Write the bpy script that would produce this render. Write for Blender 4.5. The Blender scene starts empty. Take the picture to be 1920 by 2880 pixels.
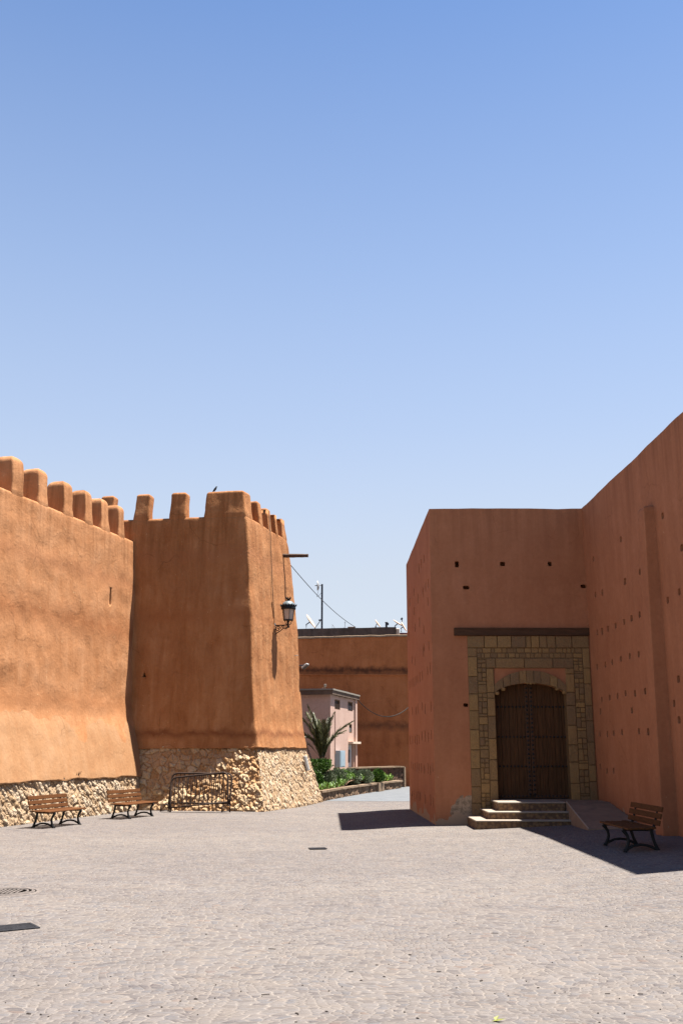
import bpy, bmesh, math, random
from mathutils import Vector, Matrix, noise
R = math.radians
random.seed(7)
scene = bpy.context.scene
C = scene.collection

# ------------------------------------------------------------------ camera
F, CX, CY, EYE = 2800.0, 960.0, 1440.0, 1.8
PITCH = math.atan(665 / F)
YAW = math.atan(30 * math.cos(PITCH) / F)
cam_d = bpy.data.cameras.new('camera')
cam = bpy.data.objects.new('camera', cam_d); C.objects.link(cam)
cam.location = (0, 0, EYE)
cam.rotation_euler = (R(90) + PITCH, 0, -YAW)
cam_d.sensor_fit = 'VERTICAL'; cam_d.sensor_height = 36; cam_d.sensor_width = 24; cam_d.lens = 35
cam_d.clip_end = 5000; cam_d.clip_start = .1
scene.camera = cam

# ------------------------------------------------------------------ sun, sky, exposure
SUN = Vector((.288, .05, 1.0)).normalized()
ELEV = math.asin(SUN.z); AZ = math.atan2(SUN.x, SUN.y)
sd = bpy.data.lights.new('sun', 'SUN'); sd.energy = 5.0; sd.angle = R(.53); sd.color = (1, .94, .86)
so = bpy.data.objects.new('sun', sd); C.objects.link(so)
so.rotation_euler = SUN.to_track_quat('Z', 'Y').to_euler(); so.location = SUN * 60
w = bpy.data.worlds.new('World'); scene.world = w; w.use_nodes = True
wn = w.node_tree; wn.nodes.clear()
sky = wn.nodes.new('ShaderNodeTexSky'); sky.sky_type = 'NISHITA'; sky.sun_disc = False
sky.sun_elevation = ELEV; sky.sun_rotation = AZ; sky.altitude = 400
sky.air_density = 1.0; sky.dust_density = .3; sky.ozone_density = 3.0
bg = wn.nodes.new('ShaderNodeBackground'); bg.inputs[1].default_value = .05
wo = wn.nodes.new('ShaderNodeOutputWorld')
wtc = wn.nodes.new('ShaderNodeTexCoord'); wsp = wn.nodes.new('ShaderNodeSeparateXYZ'); wn.links.new(wtc.outputs['Generated'], wsp.inputs[0])
def wramp(stops):
    r = wn.nodes.new('ShaderNodeValToRGB'); cr = r.color_ramp
    while len(cr.elements) < len(stops): cr.elements.new(.5)
    for e, (p, c) in zip(cr.elements, stops): e.position = p; e.color = (*c, 1)
    wn.links.new(wsp.outputs[2], r.inputs[0]); return r.outputs[0]
hfac = wramp([(0., (.86,) * 3), (.17, (.76,) * 3), (.31, (.50,) * 3), (.456, (.30,) * 3), (.66, (.06,) * 3), (.8, (0,) * 3)])
hcol = wramp([(0., (.76, .76, .79)), (.17, (.745, .765, .785)), (.456, (.78, .865, .955))])
hsc = wn.nodes.new('ShaderNodeVectorMath'); hsc.operation = 'SCALE'; hsc.inputs['Scale'].default_value = 1 / .167; wn.links.new(hcol, hsc.inputs[0])
hmx = wn.nodes.new('ShaderNodeMix'); hmx.data_type = 'RGBA'    # desert haze whitening the sky towards the horizon
hbl = wn.nodes.new('ShaderNodeMix'); hbl.data_type = 'RGBA'; hbl.blend_type = 'MULTIPLY'; hbl.inputs[0].default_value = 1
wn.links.new(sky.outputs[0], hbl.inputs[6]); hbl.inputs[7].default_value = (.84, 1.0, 1.16, 1)
wn.links.new(hfac, hmx.inputs[0]); wn.links.new(hbl.outputs[2], hmx.inputs[6]); wn.links.new(hsc.outputs[0], hmx.inputs[7])
zen = wramp([(0., (1,) * 3), (.66, (1,) * 3), (.80, (.55, .58, .66)), (1., (.38, .42, .52))])    # unseen zenith above the frame, darkened to cut ambient fill
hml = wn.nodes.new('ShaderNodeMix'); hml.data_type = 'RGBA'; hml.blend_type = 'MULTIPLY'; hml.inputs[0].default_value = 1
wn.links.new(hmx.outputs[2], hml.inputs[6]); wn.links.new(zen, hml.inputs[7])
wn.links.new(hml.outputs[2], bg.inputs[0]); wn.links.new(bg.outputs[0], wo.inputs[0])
scene.view_settings.view_transform = 'Standard'; scene.view_settings.look = 'None'
scene.view_settings.gamma = 1; scene.view_settings.exposure = 1.74
scene.render.engine = 'CYCLES'

# photograph pixel -> world helpers, used only to measure where things stand
_fw = Vector((math.sin(YAW) * math.cos(PITCH), math.cos(YAW) * math.cos(PITCH), math.sin(PITCH)))
_rt = Vector((math.cos(YAW), -math.sin(YAW), 0)); _up = _rt.cross(_fw)
EYEV = Vector((0, 0, EYE))
def ray(x, y): return _fw + _rt * ((x - CX) / F) - _up * ((y - CY) / F)
def atY(x, y, Y): r = ray(x, y); return EYEV + r * (Y / r.y)
def atX(x, y, X): r = ray(x, y); return EYEV + r * (X / r.x)
def atZ(x, y, z=0.): r = ray(x, y); return EYEV + r * ((z - EYE) / r.z)
def atP(x, y, p, n):
    r = ray(x, y); p = Vector(p); n = Vector(n); return EYEV + r * ((p - EYEV).dot(n) / r.dot(n))

# ------------------------------------------------------------------ materials
def nt(name):
    m = bpy.data.materials.new(name); m.use_nodes = True
    t = m.node_tree; t.nodes.clear()
    o = t.nodes.new('ShaderNodeOutputMaterial'); b = t.nodes.new('ShaderNodeBsdfPrincipled')
    t.links.new(b.outputs[0], o.inputs[0]); b.inputs['Roughness'].default_value = .9
    return m, t, b
def N(t, typ, **k):
    n = t.nodes.new(typ)
    for a, v in k.items():
        if a.startswith('i_'): n.inputs[a[2:].replace('_', ' ')].default_value = v
        else: setattr(n, a, v)
    return n
def L(t, a, b): t.links.new(a, b)
def coords(t, scale=(1, 1, 1), rot=(0, 0, 0), src=None):
    tc = N(t, 'ShaderNodeTexCoord'); mp = N(t, 'ShaderNodeMapping')
    mp.inputs['Scale'].default_value = scale; mp.inputs['Rotation'].default_value = rot
    L(t, src or tc.outputs['Object'], mp.inputs[0]); return mp.outputs[0]
def noi(t, vec, scale, detail=4, rough=.55, dist=0):
    n = N(t, 'ShaderNodeTexNoise', i_Scale=scale, i_Detail=detail, i_Roughness=rough, i_Distortion=dist)
    L(t, vec, n.inputs['Vector']); return n.outputs['Fac']
def ramp(t, fac, stops, interp='LINEAR'):
    r = N(t, 'ShaderNodeValToRGB'); cr = r.color_ramp; cr.interpolation = interp
    while len(cr.elements) < len(stops): cr.elements.new(.5)
    for e, (p, c) in zip(cr.elements, stops):
        e.position = p; e.color = (c, c, c, 1) if isinstance(c, (int, float)) else (*c, 1)
    L(t, fac, r.inputs[0]); return r.outputs[0]
def mix(t, fac, a, b, mode='MIX'):
    m = N(t, 'ShaderNodeMix', data_type='RGBA', blend_type=mode)
    for s, v in ((m.inputs[0], fac), (m.inputs[6], a), (m.inputs[7], b)):
        if isinstance(v, bpy.types.NodeSocket): L(t, v, s)
        else: s.default_value = v if isinstance(v, (int, float)) else (*v, 1)
    return m.outputs[2]
def mth(t, op, a, b=0., c=0.):
    m = N(t, 'ShaderNodeMath', operation=op)
    for s, v in zip(m.inputs, (a, b, c)):
        if isinstance(v, bpy.types.NodeSocket): L(t, v, s)
        else: s.default_value = v
    return m.outputs[0]
def bump(t, b, h, strength, dist):
    n = N(t, 'ShaderNodeBump', i_Strength=strength, i_Distance=dist)
    L(t, h, n.inputs['Height']); L(t, n.outputs[0], b.inputs['Normal'])
def sepz(t, vec):
    s = N(t, 'ShaderNodeSeparateXYZ'); L(t, vec, s.inputs[0]); return s.outputs

def plaster(name, base, dark, light, patch=None, streak=.35, bumpd=.05, rot=0, peel=None, bands=(), cracks=.6, runoff=None, spot=None):
    m, t, b = nt(name)
    v = coords(t); n1 = noi(t, v, .55, 6, .6, .6); n2 = noi(t, v, 2.1, 7, .62, .35)
    vs = coords(t, (2.6, 2.6, .38)); n3 = noi(t, vs, 1.3, 5, .6, .5)
    n4 = noi(t, v, 11, 6, .72, .25); n5 = noi(t, v, 60, 3, .7)
    n6 = noi(t, coords(t, (1, 1, .5)), .9, 3, .5)
    a = mth(t, 'ADD', mth(t, 'MULTIPLY', n1, .42), mth(t, 'ADD', mth(t, 'MULTIPLY', n2, .36), mth(t, 'MULTIPLY', n3, streak)))
    a = mth(t, 'DIVIDE', a, .78 + streak)
    c = ramp(t, a, [(.36, dark), (.5, base), (.63, light)])
    f = ramp(t, n4, [(.3, .82), (.6, 1.05), (.8, 1.1)])
    c = mix(t, .55, c, mix(t, 1, c, f, 'MULTIPLY'))
    if patch:
        c = mix(t, ramp(t, n6, [(.56, 0.), (.72, .55)]), c, patch)
    z = sepz(t, v)[2]
    zz = mth(t, 'ADD', z, mth(t, 'MULTIPLY', mth(t, 'SUBTRACT', n2, .5), .5))
    for (z0, hw, colr, amt) in bands:           # horizontal rain and lift lines left in the render
        d = mth(t, 'ABSOLUTE', mth(t, 'SUBTRACT', zz, z0))
        k = mth(t, 'MULTIPLY', ramp(t, mth(t, 'DIVIDE', d, hw), [(0., 1.), (1., 0.)]), mth(t, 'MULTIPLY', n3, amt * 2))
        c = mix(t, k, c, colr)
    if cracks:
        wv = N(t, 'ShaderNodeTexNoise', i_Scale=1.3, i_Detail=5.); L(t, v, wv.inputs['Vector'])
        av = N(t, 'ShaderNodeMix', data_type='VECTOR'); av.inputs[0].default_value = .45; L(t, v, av.inputs[4]); L(t, wv.outputs['Color'], av.inputs[5])
        ce = N(t, 'ShaderNodeTexVoronoi', feature='DISTANCE_TO_EDGE', i_Scale=.75); L(t, av.outputs[1], ce.inputs['Vector'])
        ck = mth(t, 'MULTIPLY', ramp(t, ce.outputs['Distance'], [(0., cracks), (.007, 0.)]), ramp(t, noi(t, v, .7, 3, .5), [(.5, 0.), (.6, 1.)]))
        c = mix(t, ck, c, [q * .45 for q in dark])
        sp = ramp(t, noi(t, coords(t, (1, 1, .6)), 19, 2, .5), [(.735, 0.), (.76, .65)])      # chips showing pale filler
        c = mix(t, sp, c, [min(.7, q * 1.6 + .05) for q in light])
    if runoff:
        rz, rl = runoff
        rk = mth(t, 'MULTIPLY', ramp(t, mth(t, 'DIVIDE', mth(t, 'SUBTRACT', z, rz - rl), rl), [(0., 0.), (1., 1.)]), ramp(t, noi(t, coords(t, (3.4, 3.4, .12)), 1.6, 4, .6), [(.45, 0.), (.68, .75)]))
        c = mix(t, rk, c, [q * .72 for q in dark])
    if spot:
        vm = N(t, 'ShaderNodeVectorMath', operation='SUBTRACT'); L(t, v, vm.inputs[0]); vm.inputs[1].default_value = spot[0]
        vk = N(t, 'ShaderNodeVectorMath', operation='DIVIDE'); L(t, vm.outputs[0], vk.inputs[0]); vk.inputs[1].default_value = spot[1]
        vl = N(t, 'ShaderNodeVectorMath', operation='LENGTH'); L(t, vk.outputs[0], vl.inputs[0])
        dd_ = mth(t, 'ADD', vl.outputs['Value'], mth(t, 'MULTIPLY', mth(t, 'SUBTRACT', noi(t, v, 2.6, 6, .65, .4), .5), 1.5))
        c = mix(t, ramp(t, dd_, [(.93, 1.), (.97, 0.)]), c, mix(t, ramp(t, noi(t, v, 6, 5, .7), [(.4, 0.), (.6, 1.)]), [q * .45 for q in spot[2]], spot[2]))
    if peel:
        pc, zt, amp = peel
        zp = mth(t, 'ADD', z, mth(t, 'MULTIPLY', mth(t, 'SUBTRACT', noi(t, v, 1.1, 5, .55, .8), .5), amp))
        k = ramp(t, mth(t, 'SUBTRACT', zt + .5, zp), [(.5, 0.), (.515, 1.)])
        c = mix(t, k, c, mix(t, n4, [q * .7 for q in pc], pc))
    L(t, c, b.inputs['Base Color']); b.inputs['Roughness'].default_value = .95
    b.inputs['Specular IOR Level'].default_value = .15
    h = mth(t, 'ADD', mth(t, 'MULTIPLY', n2, .8), mth(t, 'ADD', mth(t, 'MULTIPLY', n4, .30), mth(t, 'ADD', mth(t, 'MULTIPLY', n5, .05), mth(t, 'MULTIPLY', n3, .5))))
    bump(t, b, h, 1, bumpd); return m

M = {}
M['adobe'] = plaster('adobe_plaster', (.475, .224, .100), (.385, .164, .064), (.56, .285, .14), bumpd=.035, runoff=(8.4, 2.0),
    bands=((5.4, .6, (.33, .13, .05), .8), (3.1, .45, (.34, .14, .055), .6), (6.9, .4, (.38, .16, .07), .5)))
M['adobe_skirt'] = plaster('adobe_skirt', (.40, .215, .105), (.36, .180, .083), (.43, .245, .13), bumpd=.03, streak=.6)
M['adobe_tower'] = plaster('adobe_tower', (.395, .175, .070), (.31, .122, .043), (.48, .235, .105), bumpd=.05, streak=.7, runoff=(9.2, 2.2),
    bands=((5.9, .35, (.33, .13, .05), .5), (2.25, .18, (.24, .09, .035), .9), (7.9, .4, (.36, .15, .065), .5)))
M['gate_plaster'] = plaster('gate_plaster', (.465, .188, .090), (.41, .158, .075), (.52, .215, .108), bumpd=.012, streak=.45, runoff=(7.9, 1.6), cracks=.35,
    peel=((.50, .34, .22), .16, 2.0))
M['gatehouse_plaster'] = plaster('gatehouse_plaster', (.465, .188, .090), (.41, .158, .075), (.52, .215, .108), bumpd=.012, streak=.4, runoff=(7.9, 1.6), cracks=.35,
    peel=((.50, .34, .22), .13, 1.6), spot=((.95, -.02, .16), (.62, .5, .50), (.46, .33, .22)))
M['back_plaster'] = plaster('back_plaster', (.43, .150, .056), (.29, .095, .034), (.50, .185, .075), patch=(.53, .19, .068), bumpd=.05,
    bands=((5.62, .25, (.12, .045, .022), 1.), (2.9, .3, (.17, .065, .03), .8)))
M['pink'] = plaster('pink_plaster', (.57, .39, .32), (.52, .355, .29), (.61, .425, .355), bumpd=.012, streak=.5)
M['grime'] = plaster('weathered_render', (.15, .105, .08), (.08, .058, .043), (.21, .15, .115), bumpd=.03, streak=.5)
M['white_wall'] = plaster('cream_render', (.75, .62, .48), (.7, .56, .42), (.8, .68, .55), bumpd=.01)
M['capstone'] = plaster('pale_capping', (.28, .20, .135), (.20, .135, .085), (.34, .255, .18), bumpd=.03)

def rubble_mat(name, cols, mortar):
    m, t, b = nt(name)
    at = N(t, 'ShaderNodeAttribute', attribute_name='stone'); s = N(t, 'ShaderNodeSeparateColor'); L(t, at.outputs[0], s.inputs[0])
    v = coords(t); n = noi(t, v, 9, 6, .7, .5); n2 = noi(t, v, 45, 4, .75)
    k = len(cols) - 1
    c = ramp(t, mth(t, 'ADD', mth(t, 'MULTIPLY', s.outputs[0], .75), mth(t, 'MULTIPLY', n, .3)), [(i / k, q) for i, q in enumerate(cols)])
    c = mix(t, ramp(t, s.outputs[1], [(.02, .9), (.26, 0.)]), c, mortar)
    c = mix(t, .6, c, mix(t, 1, c, ramp(t, n2, [(.3, .7), (.65, 1.12)]), 'MULTIPLY'))
    L(t, c, b.inputs['Base Color']); b.inputs['Specular IOR Level'].default_value = .2
    bump(t, b, mth(t, 'ADD', n, mth(t, 'MULTIPLY', n2, .35)), 1, .05); return m
M['rubble'] = rubble_mat('rubble_stone', [(.34, .215, .12), (.54, .395, .255), (.40, .265, .15), (.60, .48, .345), (.47, .32, .185)], (.36, .235, .13))
M['rubble_orange'] = rubble_mat('rubble_stone_clay_mortar', [(.42, .23, .10), (.62, .42, .24), (.48, .27, .12), (.68, .52, .33), (.54, .33, .155)], (.44, .225, .092))
M['rubble_dark'] = rubble_mat('curb_stone', [(.16, .10, .06), (.26, .18, .115), (.21, .13, .08), (.30, .21, .14)], (.12, .07, .04))
M['rubble_brown'] = rubble_mat('brown_fieldstone', [(.10, .055, .035), (.17, .10, .065), (.13, .07, .045), (.2, .125, .085)], (.06, .035, .022))
M['ashlar'] = rubble_mat('dressed_sandstone', [(.40, .238, .095), (.33, .200, .088), (.27, .165, .085), (.43, .255, .10), (.35, .215, .098)], (.20, .115, .05))

def simple(name, col, rough=.6, metal=0, var=.25, scale=12, bd=.0, stretch=(1, 1, 1), spec=.4):
    m, t, b = nt(name); v = coords(t, stretch); n = noi(t, v, scale, 5, .65, .4)
    c = ramp(t, n, [(.25, [q * (1 - var) for q in col]), (.75, [min(1, q * (1 + var)) for q in col])])
    L(t, c, b.inputs['Base Color']); b.inputs['Roughness'].default_value = rough; b.inputs['Metallic'].default_value = metal
    b.inputs['Specular IOR Level'].default_value = spec
    if bd: bump(t, b, n, 1, bd)
    return m
M['iron'] = simple('black_cast_iron', (.010, .011, .012), .55, 0, .4, 20, .002, (1, 1, 1), .25)
M['rust'] = simple('rusted_steel', (.035, .017, .010), .75, .2, .5, 30, .002)
M['slat'] = simple('varnished_wood', (.115, .044, .014), .8, 0, .5, 14, .003, (6, .5, 6), .12)
M['beam'] = simple('old_timber', (.085, .048, .028), .9, 0, .5, 6, .012, (1, 6, 6))
M['lintel'] = simple('dark_timber', (.10, .052, .030), .95, 0, .35, 5, .006, (.5, 4, 7), .1)
M['door_wood'] = simple('cedar_planks', (.085, .036, .012), .7, 0, .6, 5, .006, (7, 7, .5), .2)
M['stud'] = simple('iron_studs', (.006, .006, .007), .5, 0, .3, 40, 0)
M['tread'] = simple('worn_marble_tread', (.36, .30, .235), .6, 0, .12, 5, .003)
M['ramp'] = simple('stained_ramp_screed', (.28, .195, .135), .95, 0, .3, 2.2, .004, (1, 1, 1), .2)
M['glass_milky'] = simple('frosted_lantern_glass', (.60, .50, .40), .4, 0, .12, 3, 0)
M['dome_grey'] = simple('weathered_lantern_cap', (.16, .20, .215), .45, .2, .3, 10, 0)
M['white_metal'] = simple('painted_white_metal', (.42, .42, .41), .45, 0, .08, 6, 0)
M['grey_metal'] = simple('grey_galvanised_metal', (.25, .25, .25), .5, .3, .2, 20, 0)
M['mast'] = simple('dark_painted_pipe', (.02, .025, .04), .5, 0, .2, 10, 0)
M['dish'] = simple('dish_enamel', (.62, .46, .34), .5, 0, .1, 6, 0)
M['blue_box'] = simple('pale_blue_paint', (.36, .47, .55), .5, 0, .12, 6, 0)
M['door_blue'] = simple('peeling_blue_grey_door', (.50, .52, .56), .6, 0, .25, 9, .003, (3, 3, .8))
M['shutter'] = simple('dusty_window_screen', (.055, .042, .035), .7, 0, .3, 20, 0)
M['grille'] = simple('brown_window_frame', (.20, .12, .07), .7, 0, .3, 20, 0)
M['slab'] = simple('roof_slab_render', (.27, .24, .20), .85, 0, .12, 8, .004)
M['wire'] = simple('black_cable', (.012, .011, .010), .7, 0, .1, 10, 0)
M['bird'] = simple('black_feathers', (.010, .011, .014), .55, 0, .3, 30, 0)
M['soil'] = simple('dry_soil', (.20, .12, .07), .95, 0, .4, 7, .03)
M['manhole'] = simple('dusty_cast_iron', (.16, .135, .12), .85, 0, .5, 14, .01)
M['grate'] = simple('worn_grate_iron', (.030, .030, .034), .95, 0, .5, 25, .002, spec=.1)
M['debris'] = simple('dark_litter', (.035, .025, .02), .9, 0, .5, 30, 0)
M['red_roof'] = simple('red_oxide_roof', (.16, .035, .03), .8, 0, .2, 10, 0)
M['trunk'] = simple('palm_fibre', (.10, .06, .03), .95, 0, .5, 18, .02)
M['stem'] = simple('woody_stem', (.08, .05, .03), .95, 0, .4, 18, .01)

def riser_mat():
    m, t, b = nt('mosaic_riser'); v = coords(t); vo = N(t, 'ShaderNodeTexVoronoi', i_Scale=13.); L(t, v, vo.inputs['Vector'])
    vo.feature = 'F1'; s = N(t, 'ShaderNodeSeparateColor'); L(t, vo.outputs['Color'], s.inputs[0])
    c = ramp(t, s.outputs[0], [(0, (.16, .085, .035)), (.5, (.27, .16, .07)), (1, (.20, .115, .06))])
    L(t, mix(t, ramp(t, vo.outputs['Distance'], [(.4, 0.), (.62, .8)]), c, (.09, .05, .03)), b.inputs['Base Color'])
    bump(t, b, vo.outputs['Distance'], -.5, .01); return m
M['riser'] = riser_mat()

def leafmat(name, c1, c2, c3, rough=.5):
    m, t, b = nt(name)
    at = N(t, 'ShaderNodeAttribute', attribute_name='leaf'); s = N(t, 'ShaderNodeSeparateColor'); L(t, at.outputs[0], s.inputs[0])
    L(t, ramp(t, s.outputs[0], [(0, c1), (.5, c2), (1, c3)]), b.inputs['Base Color'])
    b.inputs['Roughness'].default_value = rough; b.inputs['Specular IOR Level'].default_value = .35
    b.inputs['Transmission Weight'].default_value = 0
    return m
M['leaf_topiary'] = leafmat('glossy_green_leaf', (.022, .055, .007), (.065, .145, .016), (.13, .25, .03))
M['leaf_grey'] = leafmat('grey_green_leaf', (.05, .072, .036), (.115, .15, .08), (.23, .26, .16), .7)
M['leaf_lush'] = leafmat('bright_green_leaf', (.045, .095, .012), (.11, .21, .028), (.20, .33, .05))
M['leaf_dry'] = leafmat('yellowing_leaf', (.10, .12, .02), (.14, .15, .025), (.19, .20, .035))
M['leaf_palm'] = leafmat('palm_leaflet', (.040, .048, .014), (.095, .10, .034), (.22, .21, .09), .45)

def cobble():
    m, t, b = nt('cobblestones'); v = coords(t)
    wn_ = N(t, 'ShaderNodeTexNoise', i_Scale=.55, i_Detail=2.); L(t, v, wn_.inputs['Vector'])
    w2 = N(t, 'ShaderNodeTexNoise', i_Scale=4., i_Detail=2.); L(t, v, w2.inputs['Vector'])
    def addw(vec, n, a):
        s = N(t, 'ShaderNodeVectorMath', operation='SUBTRACT'); L(t, n.outputs['Color'], s.inputs[0]); s.inputs[1].default_value = (.5, .5, .5)
        k = N(t, 'ShaderNodeVectorMath', operation='SCALE'); L(t, s.outputs[0], k.inputs[0]); k.inputs['Scale'].default_value = a
        q = N(t, 'ShaderNodeVectorMath', operation='ADD'); L(t, vec, q.inputs[0]); L(t, k.outputs[0], q.inputs[1]); return q.outputs[0]
    vv = addw(addw(v, wn_, .9), w2, .06)
    mp = N(t, 'ShaderNodeMapping'); mp.inputs['Scale'].default_value = (.8, 1.15, 0); L(t, vv, mp.inputs[0])
    vo = N(t, 'ShaderNodeTexVoronoi', i_Scale=15., i_Randomness=.8, voronoi_dimensions='2D'); L(t, mp.outputs[0], vo.inputs['Vector'])
    ve = N(t, 'ShaderNodeTexVoronoi', feature='DISTANCE_TO_EDGE', i_Scale=15., i_Randomness=.8, voronoi_dimensions='2D'); L(t, mp.outputs[0], ve.inputs['Vector'])
    s = N(t, 'ShaderNodeSeparateColor'); L(t, vo.outputs['Color'], s.inputs[0])
    nf = noi(t, v, 70, 4, .7); nb = noi(t, coords(t, (.35, 1, 1)), .33, 4, .55, .6); nm = noi(t, v, 1.6, 4, .6); ng = noi(t, v, 22, 5, .7)
    c = ramp(t, s.outputs[0], [(0, (.112, .099, .097)), (.3, (.168, .146, .132)), (.6, (.186, .166, .154)), (.8, (.138, .130, .131)), (1, (.202, .170, .146))])
    c = mix(t, ramp(t, s.outputs[1], [(.965, 0.), (.98, .35)]), c, (.19, .12, .085))
    c = mix(t, .45, c, mix(t, 1, c, ramp(t, ng, [(.3, .75), (.7, 1.2)]), 'MULTIPLY'))
    jm = mth(t, 'ADD', ve.outputs['Distance'], mth(t, 'MULTIPLY', mth(t, 'SUBTRACT', ng, .5), .22))
    joint = mth(t, 'MULTIPLY', ramp(t, jm, [(.03, 1.), (.13, 0.)]), ramp(t, noi(t, v, 5, 3, .6), [(.38, .25), (.6, 1.)]))
    c = mix(t, mth(t, 'MULTIPLY', joint, .8), c, (.30, .262, .225))
    c = mix(t, ramp(t, nb, [(.42, .55), (.62, 0.)]), c, mix(t, 1, c, (.80, .80, .84), 'MULTIPLY'))
    c = mix(t, ramp(t, nm, [(.5, 0.), (.75, .4)]), c, (.215, .18, .15))
    c = mix(t, ramp(t, nf, [(.25, .5), (.36, 0.)]), c, (.06, .045, .038))
    L(t, c, b.inputs['Base Color']); b.inputs['Roughness'].default_value = .85; b.inputs['Specular IOR Level'].default_value = .25
    h = mth(t, 'ADD', ramp(t, ve.outputs['Distance'], [(0., 0.), (.25, .8), (.5, 1.)]), mth(t, 'ADD', mth(t, 'MULTIPLY', ng, .6), mth(t, 'MULTIPLY', s.outputs[2], .35)))
    bump(t, b, h, .8, .018); return m
M['cobble'] = cobble()
def asphalt():
    m, t, b = nt('pale_asphalt'); v = coords(t); n = noi(t, v, 2, 5, .6); g = noi(t, v, 60, 4, .7)
    c = ramp(t, n, [(.35, (.114, .126, .138)), (.65, (.152, .163, .174))]); c = mix(t, .5, c, mix(t, 1, c, ramp(t, g, [(.3, .7), (.7, 1.2)]), 'MULTIPLY'))
    L(t, c, b.inputs['Base Color']); bump(t, b, g, .6, .01); return m
M['asphalt'] = asphalt()

for _m in M.values():      # one common albedo calibration against the exposure
    _t = _m.node_tree; _b = next(n for n in _t.nodes if n.type == 'BSDF_PRINCIPLED'); _s = _b.inputs['Base Color']
    if _s.links:
        _f = _s.links[0].from_socket; L(_t, mix(_t, 1, _f, (.77, .77, .77), 'MULTIPLY'), _s)

# ------------------------------------------------------------------ object helpers
OFF = {}
def tag(o, label=None, cat=None, group=None, kind=None):
    for k, v in (('label', label), ('category', cat), ('group', group), ('kind', kind)):
        if v: o[k] = v
def thing(name, label, cat, loc=(0, 0, 0), rz=0, group=None):
    o = bpy.data.objects.new(name, None); C.objects.link(o); o.empty_display_size = .2
    o.location = loc; o.rotation_euler = (0, 0, rz); tag(o, label, cat, group); OFF[o.name] = Vector(loc); return o
def mk(name, verts, faces, mat, parent=None, world=False, smooth=False, attr=None, origin=None):
    me = bpy.data.meshes.new(name)
    off = Vector((0, 0, 0))
    if parent is not None and world: off = OFF[parent.name]
    if origin is not None: off = Vector(origin)
    me.from_pydata([tuple(Vector(v) - off) for v in verts], [], faces)
    me.validate(); me.materials.append(M[mat] if isinstance(mat, str) else mat)
    if attr:
        a = me.color_attributes.new(attr[0], 'FLOAT_COLOR', 'POINT')
        for i, c in enumerate(attr[1]): a.data[i].color = (c[0], c[1], c[2] if len(c) > 2 else 0, 1)
    if smooth:
        for p in me.polygons: p.use_smooth = True
    me.update()
    o = bpy.data.objects.new(name, me); C.objects.link(o)
    if parent is not None:
        o.parent = parent; OFF[o.name] = OFF[parent.name]
    elif origin is not None: o.location = origin; OFF[o.name] = Vector(origin)
    else: OFF[o.name] = Vector((0, 0, 0))
    return o
def copy_tree(o, parent=None):
    c = o.copy(); C.objects.link(c)
    if parent: c.parent = parent
    for ch in [x for x in bpy.data.objects if x.parent == o]: copy_tree(ch, c)
    return c

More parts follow.
